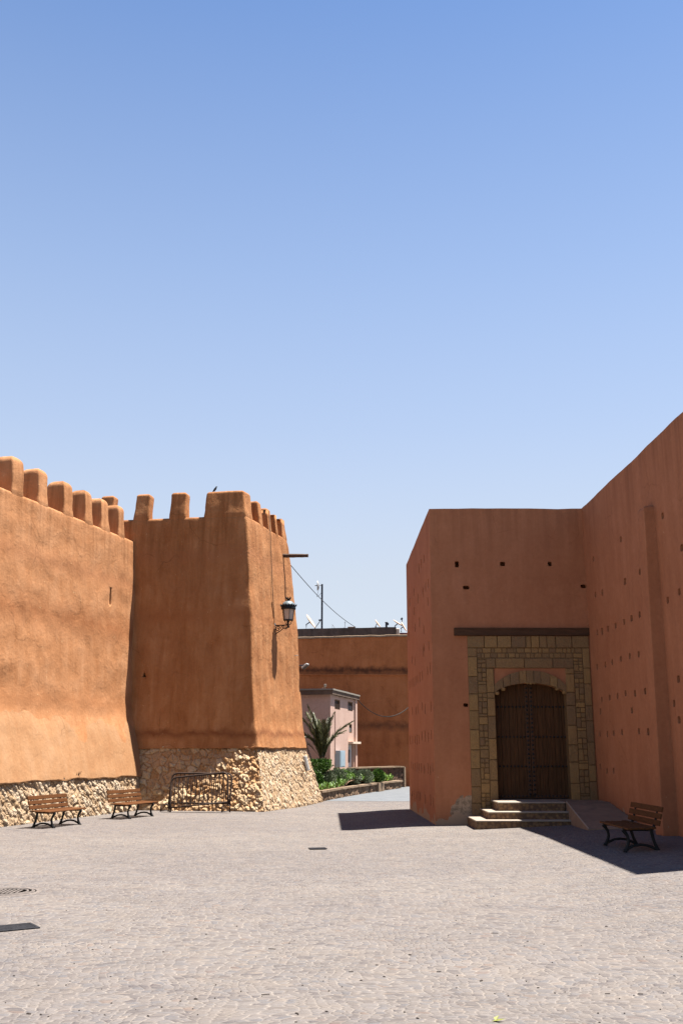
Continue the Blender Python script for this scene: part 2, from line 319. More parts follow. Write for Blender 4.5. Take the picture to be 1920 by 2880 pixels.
class MB:
    """collects shapes for one mesh"""
    def __init__(s): s.v = []; s.f = []; s.c = []
    def add(s, vs, fs, col=(0, 1, 0)):
        k = len(s.v); s.v += [Vector(v) for v in vs]; s.f += [tuple(i + k for i in f) for f in fs]; s.c += [col] * len(vs)
    def box(s, lo, hi, ch=0, mat=None, col=(0, 1, 0)):
        x0, y0, z0 = lo; x1, y1, z1 = hi
        if ch <= 0:
            vs = [(x0, y0, z0), (x1, y0, z0), (x1, y1, z0), (x0, y1, z0), (x0, y0, z1), (x1, y0, z1), (x1, y1, z1), (x0, y1, z1)]
            fs = [(0, 3, 2, 1), (4, 5, 6, 7), (0, 1, 5, 4), (1, 2, 6, 5), (2, 3, 7, 6), (3, 0, 4, 7)]
        else:
            bm = bmesh.new(); bmesh.ops.create_cube(bm, size=1)
            for v in bm.verts: v.co = Vector(((x0 + x1) / 2 + v.co.x * (x1 - x0), (y0 + y1) / 2 + v.co.y * (y1 - y0), (z0 + z1) / 2 + v.co.z * (z1 - z0)))
            bmesh.ops.bevel(bm, geom=bm.edges[:], offset=ch, segments=1, affect='EDGES')
            bm.verts.index_update(); vs = [v.co.copy() for v in bm.verts]; fs = [[v.index for v in f.verts] for f in bm.faces]; bm.free()
        if mat: vs = [mat @ Vector(v) for v in vs]
        s.add(vs, fs, col)
    def tube(s, pts, r, n=8, flat=None, up=(0, 0, 1)):
        """swept tube; r may be a list; flat=(a,b) gives an elliptic or flat section"""
        pts = [Vector(p) for p in pts]; rs = r if isinstance(r, (list, tuple)) else [r] * len(pts)
        k = len(s.v); vs = []
        for i, p in enumerate(pts):
            d = (pts[min(i + 1, len(pts) - 1)] - pts[max(i - 1, 0)]).normalized()
            u = Vector(up)
            if abs(d.dot(u)) > .95: u = Vector((1, 0, 0)) if abs(d.x) < .9 else Vector((0, 1, 0))
            a = d.cross(u).normalized(); b_ = a.cross(d).normalized()
            fa, fb = flat if flat else (1, 1)
            for j in range(n):
                th = 2 * math.pi * j / n + math.pi / n; vs.append(p + (a * math.cos(th) * fa + b_ * math.sin(th) * fb) * rs[i])
        fs = []
        for i in range(len(pts) - 1):
            for j in range(n): fs.append((i * n + j, i * n + (j + 1) % n, (i + 1) * n + (j + 1) % n, (i + 1) * n + j))
        fs.append(tuple(range(n))[::-1]); fs.append(tuple((len(pts) - 1) * n + j for j in range(n)))
        s.add(vs, fs)
    def lathe(s, prof, org=(0, 0, 0), n=24, mat=None):
        org = Vector(org); vs = []; fs = []
        for r, z in prof:
            for j in range(n): a = 2 * math.pi * j / n; vs.append(Vector((r * math.cos(a), r * math.sin(a), z)))
        for i in range(len(prof) - 1):
            for j in range(n): fs.append((i * n + j, i * n + (j + 1) % n, (i + 1) * n + (j + 1) % n, (i + 1) * n + j))
        if prof[0][0] > 1e-4: fs.append(tuple(range(n))[::-1])
        if prof[-1][0] > 1e-4: fs.append(tuple((len(prof) - 1) * n + j for j in range(n)))
        s.add([(mat @ v if mat else v) + org for v in vs], fs)
    def build(s, name, mat, parent=None, world=False, smooth=False, attr=None, origin=None):
        return mk(name, s.v, s.f, mat, parent, world, smooth, (attr, s.c) if attr else None, origin)

def fr(p, sc, oct=4): return noise.fractal(Vector(p) * sc, 1.0, 2.0, oct)

def ringsolid(cornerfn, zs, rad, step, amp=.02, nsc=.8, top=.1, topseg=4, seed=0, zfn=None, cap=True):
    """closed solid from horizontal rings. cornerfn(z) -> 4 xy corners counter-clockwise. Rounded corners and top, uneven plaster surface."""
    ztop = zs[-1]; levels = [(z, 0.) for z in zs]
    for i in range(1, topseg + 1):
        a = i / topseg * math.pi / 2
        levels.append((ztop + top * math.sin(a), top * (1 - math.cos(a))))
    cs0 = [Vector(c) for c in cornerfn(zs[0])]; ne = []
    for i in range(4): ne.append(max(2, int((cs0[(i + 1) % 4] - cs0[i]).length / step)))
    V = []; n = None
    for z, ins in levels:
        cs = [Vector(c) for c in cornerfn(min(z, ztop))]; cen = sum(cs, Vector((0, 0))) / 4; pts = []
        for i in range(4):
            a, b_ = cs[i], cs[(i + 1) % 4]; pr, nx = cs[i - 1], cs[(i + 2) % 4]
            d = (b_ - a).normalized(); ln = (b_ - a).length; r = min(rad, ln * .45); nrm = Vector((d.y, -d.x))
            dprev = (a - pr).normalized(); 
            for k in range(5):    # arc at corner a
                t = k / 5; p0 = a - dprev * min(rad, (a - pr).length * .45); p2 = a + d * r
                q = p0 * (1 - t) ** 2 + a * 2 * t * (1 - t) + p2 * t * t
                nn = (Vector((dprev.y, -dprev.x)) * (1 - t) + nrm * t).normalized(); pts.append((q, nn))
            for k in range(ne[i] + 1):
                if k == ne[i]: break
                q = a + d * (r + (ln - 2 * r) * k / ne[i]); pts.append((q, nrm))
        n = len(pts)
        for q, nn in pts:
            P = Vector((q.x, q.y, z)); h = amp * (fr(P + Vector((seed, 0, 0)), nsc, 4) + .35 * fr(P + Vector((0, seed, 0)), nsc * 4, 3))
            if ins > 0:
                e1 = (cs[1] - cs[0]).normalized(); e2 = Vector((-e1.y, e1.x)); r_ = q - cen; ha = (cs[1] - cs[0]).length / 2; hb = (cs[2] - cs[1]).length / 2
                q = cen + e1 * r_.dot(e1) * max(.05, 1 - ins / ha) + e2 * r_.dot(e2) * max(.05, 1 - ins / hb)
            q2 = q + nn * h
            zz = z + (zfn(q.x, q.y, z) if zfn else 0)
            V.append(Vector((q2.x, q2.y, zz)))
    Fc = []
    for i in range(len(levels) - 1):
        for j in range(n): Fc.append((i * n + j, i * n + (j + 1) % n, (i + 1) * n + (j + 1) % n, (i + 1) * n + j))
    if cap: Fc.append(tuple(range(n))[::-1])
    k = len(V); last = (len(levels) - 1) * n
    cen = sum((V[last + j] for j in range(n)), Vector()) / n; V.append(cen)
    for j in range(n): Fc.append((last + j, last + (j + 1) % n, k))
    return V, Fc

def boolean(o, cutters):
    """carve real openings; cutters is a list of (verts, faces) in the object's local space"""
    if not cutters: return
    mb = MB()
    for v, f in cutters: mb.add(v, f)
    me = bpy.data.meshes.new('cut'); me.from_pydata([tuple(v) for v in mb.v], [], mb.f); me.update()
    bm = bmesh.new(); bm.from_mesh(me); bmesh.ops.recalc_face_normals(bm, faces=bm.faces); bm.to_mesh(me); bm.free()
    bm = bmesh.new(); bm.from_mesh(o.data); bmesh.ops.recalc_face_normals(bm, faces=bm.faces); bm.to_mesh(o.data); bm.free()
    c = bpy.data.objects.new('cut', me); C.objects.link(c)
    c.parent = o.parent; c.location = o.location
    mod = o.modifiers.new('b', 'BOOLEAN'); mod.object = c; mod.operation = 'DIFFERENCE'; mod.solver = 'EXACT'
    bpy.context.view_layer.update()
    dg = bpy.context.evaluated_depsgraph_get(); nm = bpy.data.meshes.new_from_object(o.evaluated_get(dg))
    o.modifiers.clear()
    if len(nm.polygons) > 10: o.data = nm
    bpy.data.objects.remove(c)
def boxcut(cen, ax, ay, az, hx, hy, hz, taper=1.):
    cen, ax, ay, az = map(Vector, (cen, ax, ay, az)); vs = []
    for z in (-1, 1):
        for x, y in ((-1, -1), (1, -1), (1, 1), (-1, 1)):
            k = taper if z > 0 else 1
            vs.append(cen + ax * hx * x * k + ay * hy * y + az * hz * z)
    return vs, [(0, 3, 2, 1), (4, 5, 6, 7), (0, 1, 5, 4), (1, 2, 6, 5), (2, 3, 7, 6), (3, 0, 4, 7)]
def slotcut(cen, ax, ay, az, hx, hy, hz, n=10):
    """rounded slot, like a hole left by a scaffold pole; ay is the depth axis"""
    cen, ax, ay, az = map(Vector, (cen, ax, ay, az)); vs = []
    for y in (-1, 1):
        for j in range(n):
            a = 2 * math.pi * j / n; c, s_ = math.cos(a), math.sin(a)
            c = math.copysign(abs(c) ** .5, c); s_ = math.copysign(abs(s_) ** .5, s_)
            vs.append(cen + ax * hx * c + az * hz * s_ + ay * hy * y)
    fs = [(j, (j + 1) % n, n + (j + 1) % n, n + j) for j in range(n)] + [tuple(range(n))[::-1], tuple(range(n, 2 * n))]
    return vs, fs

def rubble(org, u, nrm, length, z0, z1, offs, step=.028, sx=3.2, sz=4.2, amp=.07, seed=0, shear=0, ext=.0, big=1., topwave=.03, rough=.5):
    """one rubble face: grid displaced into separate stones. offs(z) = how far the face leans in"""
    org = Vector(org); u = Vector(u); nrm = Vector(nrm); ns = int(length / step); nz = int((z1 - z0) / step); V = []; A = []
    for i in range(nz + 1):
        z = z0 + (z1 - z0) * i / nz
        for j in range(ns + 1):
            s = length * j / ns; base = org + u * s - nrm * offs(z)
            wx = .10 * fr((s, z, seed), 1.7, 2); wz = .10 * fr((s, z, seed + 9), 1.7, 2)
            q = Vector(((s + shear * z + wx) * sx, (z + wz) * sz, seed * 3.7))
            d, p = noise.voronoi(q, distance_metric='DISTANCE', exponent=2.5)
            e = d[1] - d[0]; h1 = noise.cell(p[0] * 7.13 + Vector((seed, 0, 0))); h1 = abs(h1) % 1
            h2 = abs(noise.cell(p[0] * 3.1 + Vector((5, seed, 2)))) % 1
            dome = max(.38, min(1, e * 3.4) ** .45)
            tilt = ((q - p[0]).x * (h2 - .5) + (q - p[0]).y * (h1 - .7)) * .9
            h = amp * big * (dome * (.45 + .8 * h1) + tilt * .35 * dome) + amp * rough * (abs(fr((s, z * .8, seed), 7, 5)) * 1.6 - .5) - (amp * .6 if h2 > .95 else 0) * dome + amp * .5 * fr((s, z, seed + 4), 1.3, 2) - amp * .5
            zz = z + (topwave * fr((s, 3, seed), 3, 3) if i == nz else 0)
            P = Vector((base.x, base.y, zz)) + nrm * h + Vector((0, 0, amp * .2 * fr((s, z, 31), 6, 2)))
            V.append(P); A.append((h1, min(1, e * 2.2), h2))
    Fc = []; m = ns + 1
    for i in range(nz):
        for j in range(ns): Fc.append((i * m + j, i * m + j + 1, (i + 1) * m + j + 1, (i + 1) * m + j))
    return V, Fc, A

def interp(z, pts):
    if z <= pts[0][0]: return pts[0][1]
    for (a, b), (c, d) in zip(pts, pts[1:]):
        if z <= c: return b + (d - b) * (z - a) / (c - a)
    return pts[-1][1]
def v2(x): return Vector((x[0], x[1]))

# ------------------------------------------------------------------ ground
def gz(x, y):
    a = max(0, min(1, (x - 2.6) / 3.9)); a = a * a * (3 - 2 * a)
    b = max(0, min(1, (25.5 - y) / 4.5))
    c = max(0, min(1, (y - 18.5) / 4)) * max(0, min(1, (36 - y) / 3)); c = c * c * (3 - 2 * c)
    return (.205 * a * (.35 + .65 * b) if y < 33 else .0) - .10 * math.exp(-((x - .2) / 1.3) ** 2) * c
xs = [-1500, -400, -120, -40, -20, -12] + [-10 + .5 * i for i in range(41)] + [12, 20, 40, 120, 400, 1500]
ys = [-800, -100, -20, -6] + [0 + .5 * i for i in range(121)] + [64, 80, 120, 300, 900, 3000]
gv = [(x, y, gz(x, y) if 5 < y < 37 else (gz(x, 20) * max(0, y) / 5 if y <= 5 else 0)) for y in ys for x in xs]
gf = [(j * len(xs) + i, j * len(xs) + i + 1, (j + 1) * len(xs) + i + 1, (j + 1) * len(xs) + i) for j in range(len(ys) - 1) for i in range(len(xs) - 1)]
g = mk('ground', gv, gf, 'cobble', smooth=True); tag(g, kind='structure')
road_pts = [(-.1, 36.4), (1.2, 36.2), (4.5, 36.1), (12, 36.1), (14, 49.5), (-4, 49.5), (-1, 38)]
rp = [(a, b, .005) for a, b in road_pts]
r_ = mk('road', rp, [tuple(range(len(rp)))], 'asphalt'); tag(r_, kind='structure')

# ------------------------------------------------------------------ left rampart
NR = Vector((.957, -.290, 0)); UR = Vector((.290, .957, 0)); W0 = Vector((-7.75, 24.49, 0))
rw = thing('rampart_wall', 'long sunlit ochre mud plaster wall with rounded merlons above two benches', 'wall', W0)
rw_d = lambda z: interp(z, [(0, 0), (1.0, .17), (2.75, .65), (3.3, .72), (5.5, .83), (8.4, .97)])
def rwc(z, d0=0, s0=-9, s1=8.6):
    f = lambda s, o: tuple((W0 + UR * s + NR * o)[:2])
    d = -rw_d(z) + d0
    return [f(s0, -2.0), f(s0, d), f(s1, d), f(s1, -2.0)][::1]
def ccw(cs):
    a = sum(cs[i][0] * cs[(i + 1) % 4][1] - cs[(i + 1) % 4][0] * cs[i][1] for i in range(4)); return cs if a > 0 else cs[::-1]
zs = [1.6 + .13 * i for i in range(53)]
V, Fc = ringsolid(lambda z: ccw(rwc(z)), [z for z in zs if z < 8.34] + [8.34], .12, .14, .045, .55, .09, seed=3)
body = mk('plaster_face', V, Fc, 'adobe', rw, True, True)
c0 = atP(309, 1677, W0 - NR * .9, NR) - W0
boolean(body, [slotcut(c0 - NR * 0, UR, NR, (0, 0, 1), .045, .35, .29)])
V, Fc = ringsolid(lambda z: ccw(rwc(z, interp(z, [(1., .045), (1.8, .03), (2.4, .018), (2.7, -.012)]))), [.98, 1.02, 1.1] + [1.2 + .12 * i for i in range(12)] + [2.62, 2.70], .12, .14, .022, .6, .05, seed=8,
    zfn=lambda x, y, z: .07 * fr((x, y, 0), .9, 4) * (1 if z > 2.2 else 0) + (.045 * fr((x, y, 5), 1.4, 4) if z < 1.05 else 0))
mk('plaster_skirt', V, Fc, 'adobe_skirt', rw, True, True)
st = W0 - UR * 9
V, Fc, A = rubble(st, UR, NR, 17.2, -.05, 1.04, lambda z: rw_d(max(0, z)) + .02 * max(0, z - .6) / .44, .024, 6.0, 3.6, .062, 2, shear=.6, rough=.6)
mk('stone_base', V, Fc, 'rubble', rw, True, False, ('stone', A))

def merlon(s, w, ztop, parent, org, U, NN, off, t, seed, z0, mat, rtop=.17, name='merlon', fl_=.03, nz_=(.045, .55, 3)):
    def cs(z):
        k = min(1, max(0, 1 - (z - z0 - .05) / .25)); fl = fl_ * k * k
        a = org + U * s; b = org + U * (s + w)
        g1 = -off(z) + .008 - .05 * max(0, min(1, (z0 - .02 - z) / .23)); g0 = g1 - t - fl * .6
        return ccw([tuple((a - U * fl + NN * g0)[:2]), tuple((a - U * fl + NN * g1)[:2]), tuple((b + U * fl + NN * g1)[:2]), tuple((b + U * fl + NN * g0)[:2])])
    V, Fc = ringsolid(cs, [z0 - .25, z0, z0 + .1, z0 + .2, z0 + .34, z0 + .5, z0 + .7, ztop - rtop], .06, .1, nz_[0], nz_[1], rtop, 6, seed=nz_[2], cap=False)
    return mk(name, V, Fc, mat, parent, True, True)
rm_off = lambda z: rw_d(min(z, 8.4)) + max(0, z - 8.4) * .08
for i, (s, ww) in enumerate([(-4.05, .48), (-2.85, .48), (-1.62, .48), (-.4, .49), (.86, .5), (2.1, .47), (3.4, .5), (4.6, .43), (5.55, .48), (6.62, .38)]):
    merlon(s, ww, 9.46 + random.uniform(-.03, .03), rw, W0, UR, NR, rm_off, .60, i * 7, 8.42, 'adobe', .21)
merlon(7.55, .34, 9.42, rw, W0 - NR * 1.35, UR, NR, rm_off, .4, 77, 8.42, 'adobe', .2)

# ------------------------------------------------------------------ corner tower
B0 = Vector((-1.94, 30.36, 0)); UF = Vector((-.983, .185, 0)); NF = Vector((-.185, -.983, 0)); TL = 5.82
tw = thing('corner_tower', 'square battered tower on a rubble stone base, black lamp on its sunlit side', 'tower', B0)
dr = lambda z: interp(z, [(0, 0), (1.85, .49), (2.6, .60), (3.8, .73), (5.1, .81), (7.6, .98), (8.9, 1.10), (9.9, 1.26)])
df = lambda z: interp(z, [(0, 0), (1.85, .68), (3.2, .75), (9.2, .98), (9.9, 1.05)])
db = lambda z: interp(z, [(0, 0), (1.85, .46), (3.8, .40), (6, .45), (8.3, .65), (9.1, .9), (9.9, 1.05)])
def isect(n1, c1, n2, c2):
    D = n1.x * n2.y - n1.y * n2.x; return ((c1 * n2.y - c2 * n1.y) / D, (n1.x * c2 - n2.x * c1) / D)
EB = B0 + UR * TL
def twc(z, o=0, width=9.5):
    cr = B0.dot(NR) - dr(z) + o; cf = B0.dot(NF) - df(z) + o; cb = EB.dot(-NF) - db(z) + o; cl = B0.dot(NR) - width
    return ccw([isect(NR, cr, NF, cf), isect(NR, cr, -NF, cb), isect(NR, cl, -NF, cb), isect(NR, cl, NF, cf)])
zs = [1.80, 1.84, 1.9, 2.0] + [2.12 + .14 * i for i in range(51)]
zs = [z for z in zs if z < 9.05] + [9.08]
V, Fc = ringsolid(lambda z: twc(z, interp(z, [(1.8, .052), (2.6, .03)])), zs, .08, .14, .045, .55, .10, seed=21,
    zfn=lambda x, y, z: .035 * fr((x, y, 5), 1.6, 4) if z < 1.86 else 0)
body = mk('plaster_face', V, Fc, 'adobe_tower', tw, True, True)
cuts = []
c0 = atP(764, 1720, B0 - NR * .9, NR) - B0; cuts.append(slotcut(c0, UR, NR, (0, 0, 1), .05, .45, .28))
c0 = atP(832, 1808, B0 - NR * .9, NR) - B0; cuts.append(slotcut(c0, UR, NR, (0, 0, 1), .05, .45, .3))
c0 = atP(403, 1897, B0 - NF * .62, NF) - B0; cuts.append(boxcut(c0, UF, NF, (0, 0, 1), .06, .35, .07, .15))
boolean(body, cuts)
V, Fc, A = rubble(B0 - UR * .0, UR, NR, TL, -.05, 1.9, lambda z: dr(max(0, z)) + .015 * max(0, z - 1.4) / .45, .024, 7.5, 6.2, .042, 5, shear=.5, rough=.6)
def trim_side(V):   # pull the ends of the face onto the corner edges
    return V
def fit(V, A, org, U, N_, d_self, lo_n, lo_off, hi_n=None, hi_off=None, ns=None):
    """remap s so that each row runs exactly between the two neighbouring faces"""
    m = ns + 1; rows = len(V) // m
    for i in range(rows):
        z = sum(V[i * m + j].z for j in range(m)) / m; zc = max(0, z)
        cs = org.dot(N_) - d_self(zc)
        a = Vector(isect(N_, cs, lo_n, lo_off(zc)) + (0,)); b = Vector(isect(N_, cs, hi_n, hi_off(zc)) + (0,))
        sa, sb = (a - org).dot(U), (b - org).dot(U)
        for j in range(m):
            p = V[i * m + j]; s = (p - org).dot(U); t = j / ns; s2 = sa + (sb - sa) * t
            V[i * m + j] = p + U * (s2 - s)
ns = int(TL / .024)
fit(V, A, B0, UR, NR, dr, NF, lambda z: B0.dot(NF) - df(z), -NF, lambda z: EB.dot(-NF) - db(z), ns)
mk('stone_base', V, Fc, 'rubble', tw, True, False, ('stone', A))
FL_ = 4.4
V, Fc, A = rubble(B0, UF, NF, FL_, -.05, 1.86, lambda z: df(max(0, z)) + .02 * max(0, z - 1.4) / .45, .022, 3.8, 5.4, .066, 11, shear=-.15, rough=.8)
ns = int(FL_ / .022)
cw = (B0 + UF * FL_).dot(UF)
fit(V, A, B0, UF, NF, df, NR, lambda z: B0.dot(NR) - dr(z), UF, lambda z: cw, ns)
Fc = [f[::-1] for f in Fc]
mk('stone_base', V, Fc, 'rubble_orange', tw, True, False, ('stone', A))
toff_f = lambda z: df(z) - .03; toff_r = lambda z: dr(z) - .03
for s, ww, sd_ in ((3.08, .53, 3), (4.34, .49, 9), (5.6, .5, 19), (6.8, .5, 29)):
    merlon(s, ww, 10.06, tw, B0, UF, NF, toff_f, .42, sd_, 9.2, 'adobe_tower', .10, fl_=.02, nz_=(.045, .55, 21))
# corner merlon: square block following both faces
def cmc(z):
    k = min(1, max(0, 1 - (z - 9.25) / .2)); k = .03 * k * k; dn = .05 * max(0, min(1, (9.2 - z) / .25))
    cr = B0.dot(NR) - dr(z) + .038; cf = B0.dot(NF) - df(z) + .038
    cr -= dn; cf -= dn; cr2 = cr - 1.35; cb_ = -(cf - .62 - k)
    cl = (B0 + UF * (2.42 + k)).dot(UF)
    q = [isect(NR, cr, NF, cf), isect(NR, cr, -NF, cb_ ), isect(UF, cl, -NF, cb_), isect(UF, cl, NF, cf)]
    return ccw(q)
V, Fc = ringsolid(cmc, [8.95, 9.1, 9.2, 9.3, 9.4, 9.5, 9.65, 9.8, 9.94], .08, .1, .045, .55, .10, 5, seed=21, cap=False)
mk('merlon', V, Fc, 'adobe_tower', tw, True, True)
for s, ww, zt, sd_ in ((2.1, .36, 9.97, 4), (3.0, .33, 9.93, 5), (3.76, .24, 9.88, 6), (4.42, .42, 9.86, 7)):
    merlon(s, ww, zt, tw, B0, UR, NR, toff_r, .42, sd_, 9.15, 'adobe_tower', .10, fl_=.02, nz_=(.045, .55, 21))
# timber spout beam
p0 = atP(803, 1563, B0 - NR * .98, NR)
mb = MB(); bd = Vector((.975, -.18, -.028)).normalized()
pts = [p0 + bd * (-.5 + .11 * i) + Vector((0, 0, .010 * fr((i, 0, 0), .9, 2))) for i in range(13)]
mb.tube(pts, [.080 - .0016 * i + .006 * random.random() for i in range(13)], 8, (.9, .95))
mb.build('timber_beam', 'beam', tw, True)

# thin cable running down the tower
mb = MB(); pp = []
for px, py in ((757, 1437), (760, 1500), (763, 1570), (766, 1650), (769, 1700), (772, 1758)):
    for _ in range(1):
        z = 8.; 
        for k in range(12):
            q = atP(px, py, B0 - NR * (dr(z) - .055), NR); z = q.z
        pp.append(q)
mb.tube(pp, .011, 5); cb = mb.build('lamp_cable', 'wire', None, origin=tuple(pp[-1])); tag(cb, 'thin dark cable running down the tower plaster to the wall lamp', 'cable')
def wire(name, a, b, sag, r, label, n=24):
    a, b = Vector(a), Vector(b); mb = MB()
    mb.tube([a.lerp(b, i / n) + Vector((0, 0, -sag * 4 * (i / n) * (1 - i / n))) for i in range(n + 1)], r, 5)
    o = mb.build(name, 'wire', None, origin=tuple(a)); tag(o, label, 'cable'); return o
wire('overhead_cable', atP(812, 1583, B0 - NR * 1.3, NR), atY(1000, 1764, 57.2), .25, .015, 'black overhead cable slanting across the sky from tower to far roof')
wire('sagging_cable', atY(1000, 1962, 47.0), atY(1160, 1978, 49.3), .75, .020, 'black cable sagging across the rear wall from the pink house')

# ------------------------------------------------------------------ wall lamp
mb0 = atP(772, 1762, B0 - NR * .86, NR)
lp = thing('wall_lamp', 'ornate black lantern with milky glass on a scrolled iron bracket', 'lamp', mb0, math.atan2(NR.y, NR.x))
mb = MB()
mb.box((-.10, -.03, -.30), (.035, .03, .10)); mb.tube([(-.05, 0, .03), (.25, 0, .035), (.50, 0, .03)], .020, 8)
mb.tube([(-.05, 0, -.28), (.06, 0, -.24), (.20, 0, -.16), (.32, 0, -.07), (.42, 0, -.10), (.47, 0, -.02)], .016, 6, up=(0, 1, 0))
def spiral(cx, cz, r0, turns, flip=1, n=22): return [(cx + flip * r0 * (1 - i / n * .85) * math.cos(turns * 6.283 * i / n), 0, cz + r0 * (1 - i / n * .85) * math.sin(turns * 6.283 * i / n)) for i in range(n + 1)]
mb.tube(spiral(.12, -.085, .10, 1.5), .015, 6, up=(0, 1, 0)); mb.tube(spiral(.30, -.03, .055, 1.3, -1), .012, 6, up=(0, 1, 0)); mb.tube(spiral(.40, -.05, .04, 1.2), .011, 6, up=(0, 1, 0))
mb.build('bracket', 'iron', lp, smooth=True)
LX = .485
mb = MB(); mb.lathe([(.03, -.06), (.05, -.03), (.03, 0), (.025, .10), (.05, .16)], (LX, 0, 0), 12)
for k in range(4):
    a = k * math.pi / 2 + .5; c, s_ = math.cos(a), math.sin(a)
    mb.tube([(LX + c * .03, s_ * .03, .03), (LX + c * .09, s_ * .09, .08), (LX + c * .10, s_ * .10, .14), (LX + c * .155, s_ * .155, .19)], .012, 6)
mb.lathe([(.15, .185), (.175, .185), (.175, .215), (.15, .215)], (LX, 0, 0), 6)
for k in range(6):
    a = k * math.pi / 3; c, s_ = math.cos(a), math.sin(a)
    mb.tube([(LX + c * .162, s_ * .162, .2), (LX + c * .213, s_ * .213, .57)], .011, 5)
mb.lathe([(.20, .555), (.245, .56), (.25, .60), (.235, .66), (.255, .675), (.21, .69)], (LX, 0, 0), 24)
for k in range(16):
    a = k * math.pi / 8; c, s_ = math.cos(a), math.sin(a)
    mb.tube([(LX + c * .247, s_ * .247, .66), (LX + c * .262, s_ * .262, .69), (LX + c * .285, s_ * .285, .725)], [.02, .02, .004], 5)
mb.build('lantern_frame', 'iron', lp)
mb = MB(); mb.lathe([(.152, .20), (.152, .20), (.203, .565), (.0, .565)], (LX, 0, 0), 6); mb.build('glass', 'glass_milky', lp)
mb = MB(); mb.lathe([(.225, .68), (.215, .72), (.18, .78), (.12, .825), (.06, .845)], (LX, 0, 0), 24); mb.build('cap', 'dome_grey', lp, smooth=True)
mb = MB(); mb.lathe([(.07, .84), (.05, .87), (.055, .90), (.075, .91), (.04, .92)], (LX, 0, 0), 16)
for k in range(8):
    a = k * math.pi / 4; c, s_ = math.cos(a), math.sin(a)
    mb.tube([(LX + c * .055, s_ * .055, .90), (LX + c * .075, s_ * .075, .94), (LX + c * .10, s_ * .10, .985)], [.018, .018, .005], 5)
mb.build('finial', 'iron', lp)

# floodlight and hook on far edge
q = atP(846, 1872, B0 - NR * .74, NR)
fl = thing('floodlight', 'small grey floodlight jutting from the far edge of the tower', 'floodlight', q, math.atan2(NR.y, NR.x))
mb = MB(); mb.tube([(-.15, 0, 0), (.08, 0, .01), (.16, 0, .02)], .018, 6); mb.tube([(.14, -.1, .03), (.14, .1, .03)], .015, 6); mb.build('arm', 'mast', fl)
mb = MB(); T = Matrix.Translation((.16, 0, -.02)) @ Matrix.Rotation(R(-38), 4, 'Y'); mb.box((-.13, -.11, -.035), (.13, .11, .035), .02, T); mb.build('lamp_head', 'white_metal', fl)
mb = MB(); mb.box((-.115, -.1, -.05), (.115, .1, -.036), .004, T); mb.build('glass', 'shutter', fl)
q = atP(829, 1844, B0 - NR * .74, NR)
mb = MB(); mb.tube([(-.08, 0, -.06), (0, 0, 0), (.10, 0, .01), (.12, 0, -.01)], .011, 6)
o = mb.build('iron_hook', 'grey_metal', None, smooth=True); o.location = q; o.rotation_euler = (0, 0, math.atan2(NR.y, NR.x)); tag(o, 'small bent iron hook sticking out of the tower above the floodlight', 'hook')
# strip light on the rubble base
z = .9
for k in range(10): q = atP(861, 2147, B0 - NR * (dr(z) - .06), NR); z = q.z
sl = thing('strip_light', 'long white strip light fixed to the rubble base of the tower', 'light fixture', q, math.atan2(NR.y, NR.x))
T = Matrix.Rotation(R(-15), 4, 'Y')
mb = MB(); mb.box((-.03, -.09, -.25), (.035, .09, .25), .012, T); mb.build('housing', 'white_metal', sl)
mb = MB(); mb.box((.036, -.075, -.24), (.06, -.045, .24), .006, T); mb.box((.036, .0, -.235), (.055, .07, .235), .006, T); mb.build('cover', 'white_metal', sl)

# ------------------------------------------------------------------ bird on the corner merlon
q = atP(605, 1381, B0 - NF * 1.2, NF)
bz = Vector((q.x, q.y, 10.035))
bd_ = thing('bird', 'small black bird perched on the tower corner merlon', 'bird', bz)
mb = MB()
axis = [(-.10, 0, -.005), (-.065, 0, .035), (-.03, 0, .075), (.0, 0, .115), (.02, 0, .15), (.032, 0, .175), (.04, 0, .195), (.05, 0, .208), (.06, 0, .212)]
mb.tube(axis, [.008, .018, .034, .040, .034, .025, .024, .019, .008], 12, (.85, 1)); mb.tube([(.055, 0, .205), (.085, 0, .200)], [.008, .002], 6)
mb.build('body', 'bird', bd_, smooth=True)
for s_ in (-.018, .018):
    m2 = MB(); m2.tube([(-.01, s_, .07), (.0, s_, .03), (-.005, s_, .0)], .0045, 5)
    m2.tube([(-.005, s_, .004), (.025, s_, .003)], .004, 5); m2.build('leg', 'bird', bd_)

# ------------------------------------------------------------------ gatehouse
gx0n, gx0f = 2.54, 2.42; GY0, GY1 = 25.17, 31.72; GX1 = 6.60; WX = 6.52
gh = thing('gatehouse', 'plain terracotta gate building with a studded timber door in a stone surround', 'building', (2.54, 25.17, 0))
gh0 = Vector((2.54, 25.17, 0))
def wavy_block(per, ztopf, step=.35, z0=-.1):
    """vertical block over a plan polygon with slightly uneven arrises"""
    P = []
    for i in range(len(per)):
        a, b = Vector(per[i]), Vector(per[(i + 1) % len(per)]); n = max(1, int((b - a).length / step))
        for k in range(n): P.append(a.lerp(b, k / n))
    n = len(P); V = [Vector((p.x, p.y, z0)) for p in P] + [Vector((p.x, p.y, ztopf(p.x, p.y) + .022 * fr((p.x, p.y, 1), .9, 3))) for p in P]
    Fc = [(i, (i + 1) % n, n + (i + 1) % n, n + i) for i in range(n)] + [tuple(range(n))[::-1]]
    c = sum(V[n:], Vector()) / n; V.append(c); Fc += [(n + i, n + (i + 1) % n, 2 * n) for i in range(n)]
    return V, Fc
V, Fc = wavy_block([(gx0n, GY0), (GX1 + .02, GY0), (GX1 + .02, GY1), (gx0f, GY1)], lambda x, y: 7.88 - .3 * (y - GY0) / 6.5)
body = mk('plaster_wall', V, Fc, 'gatehouse_plaster', gh, True)
cuts = []
X, Yv, Z = Vector((1, 0, 0)), Vector((0, 1, 0)), Vector((0, 0, 1))
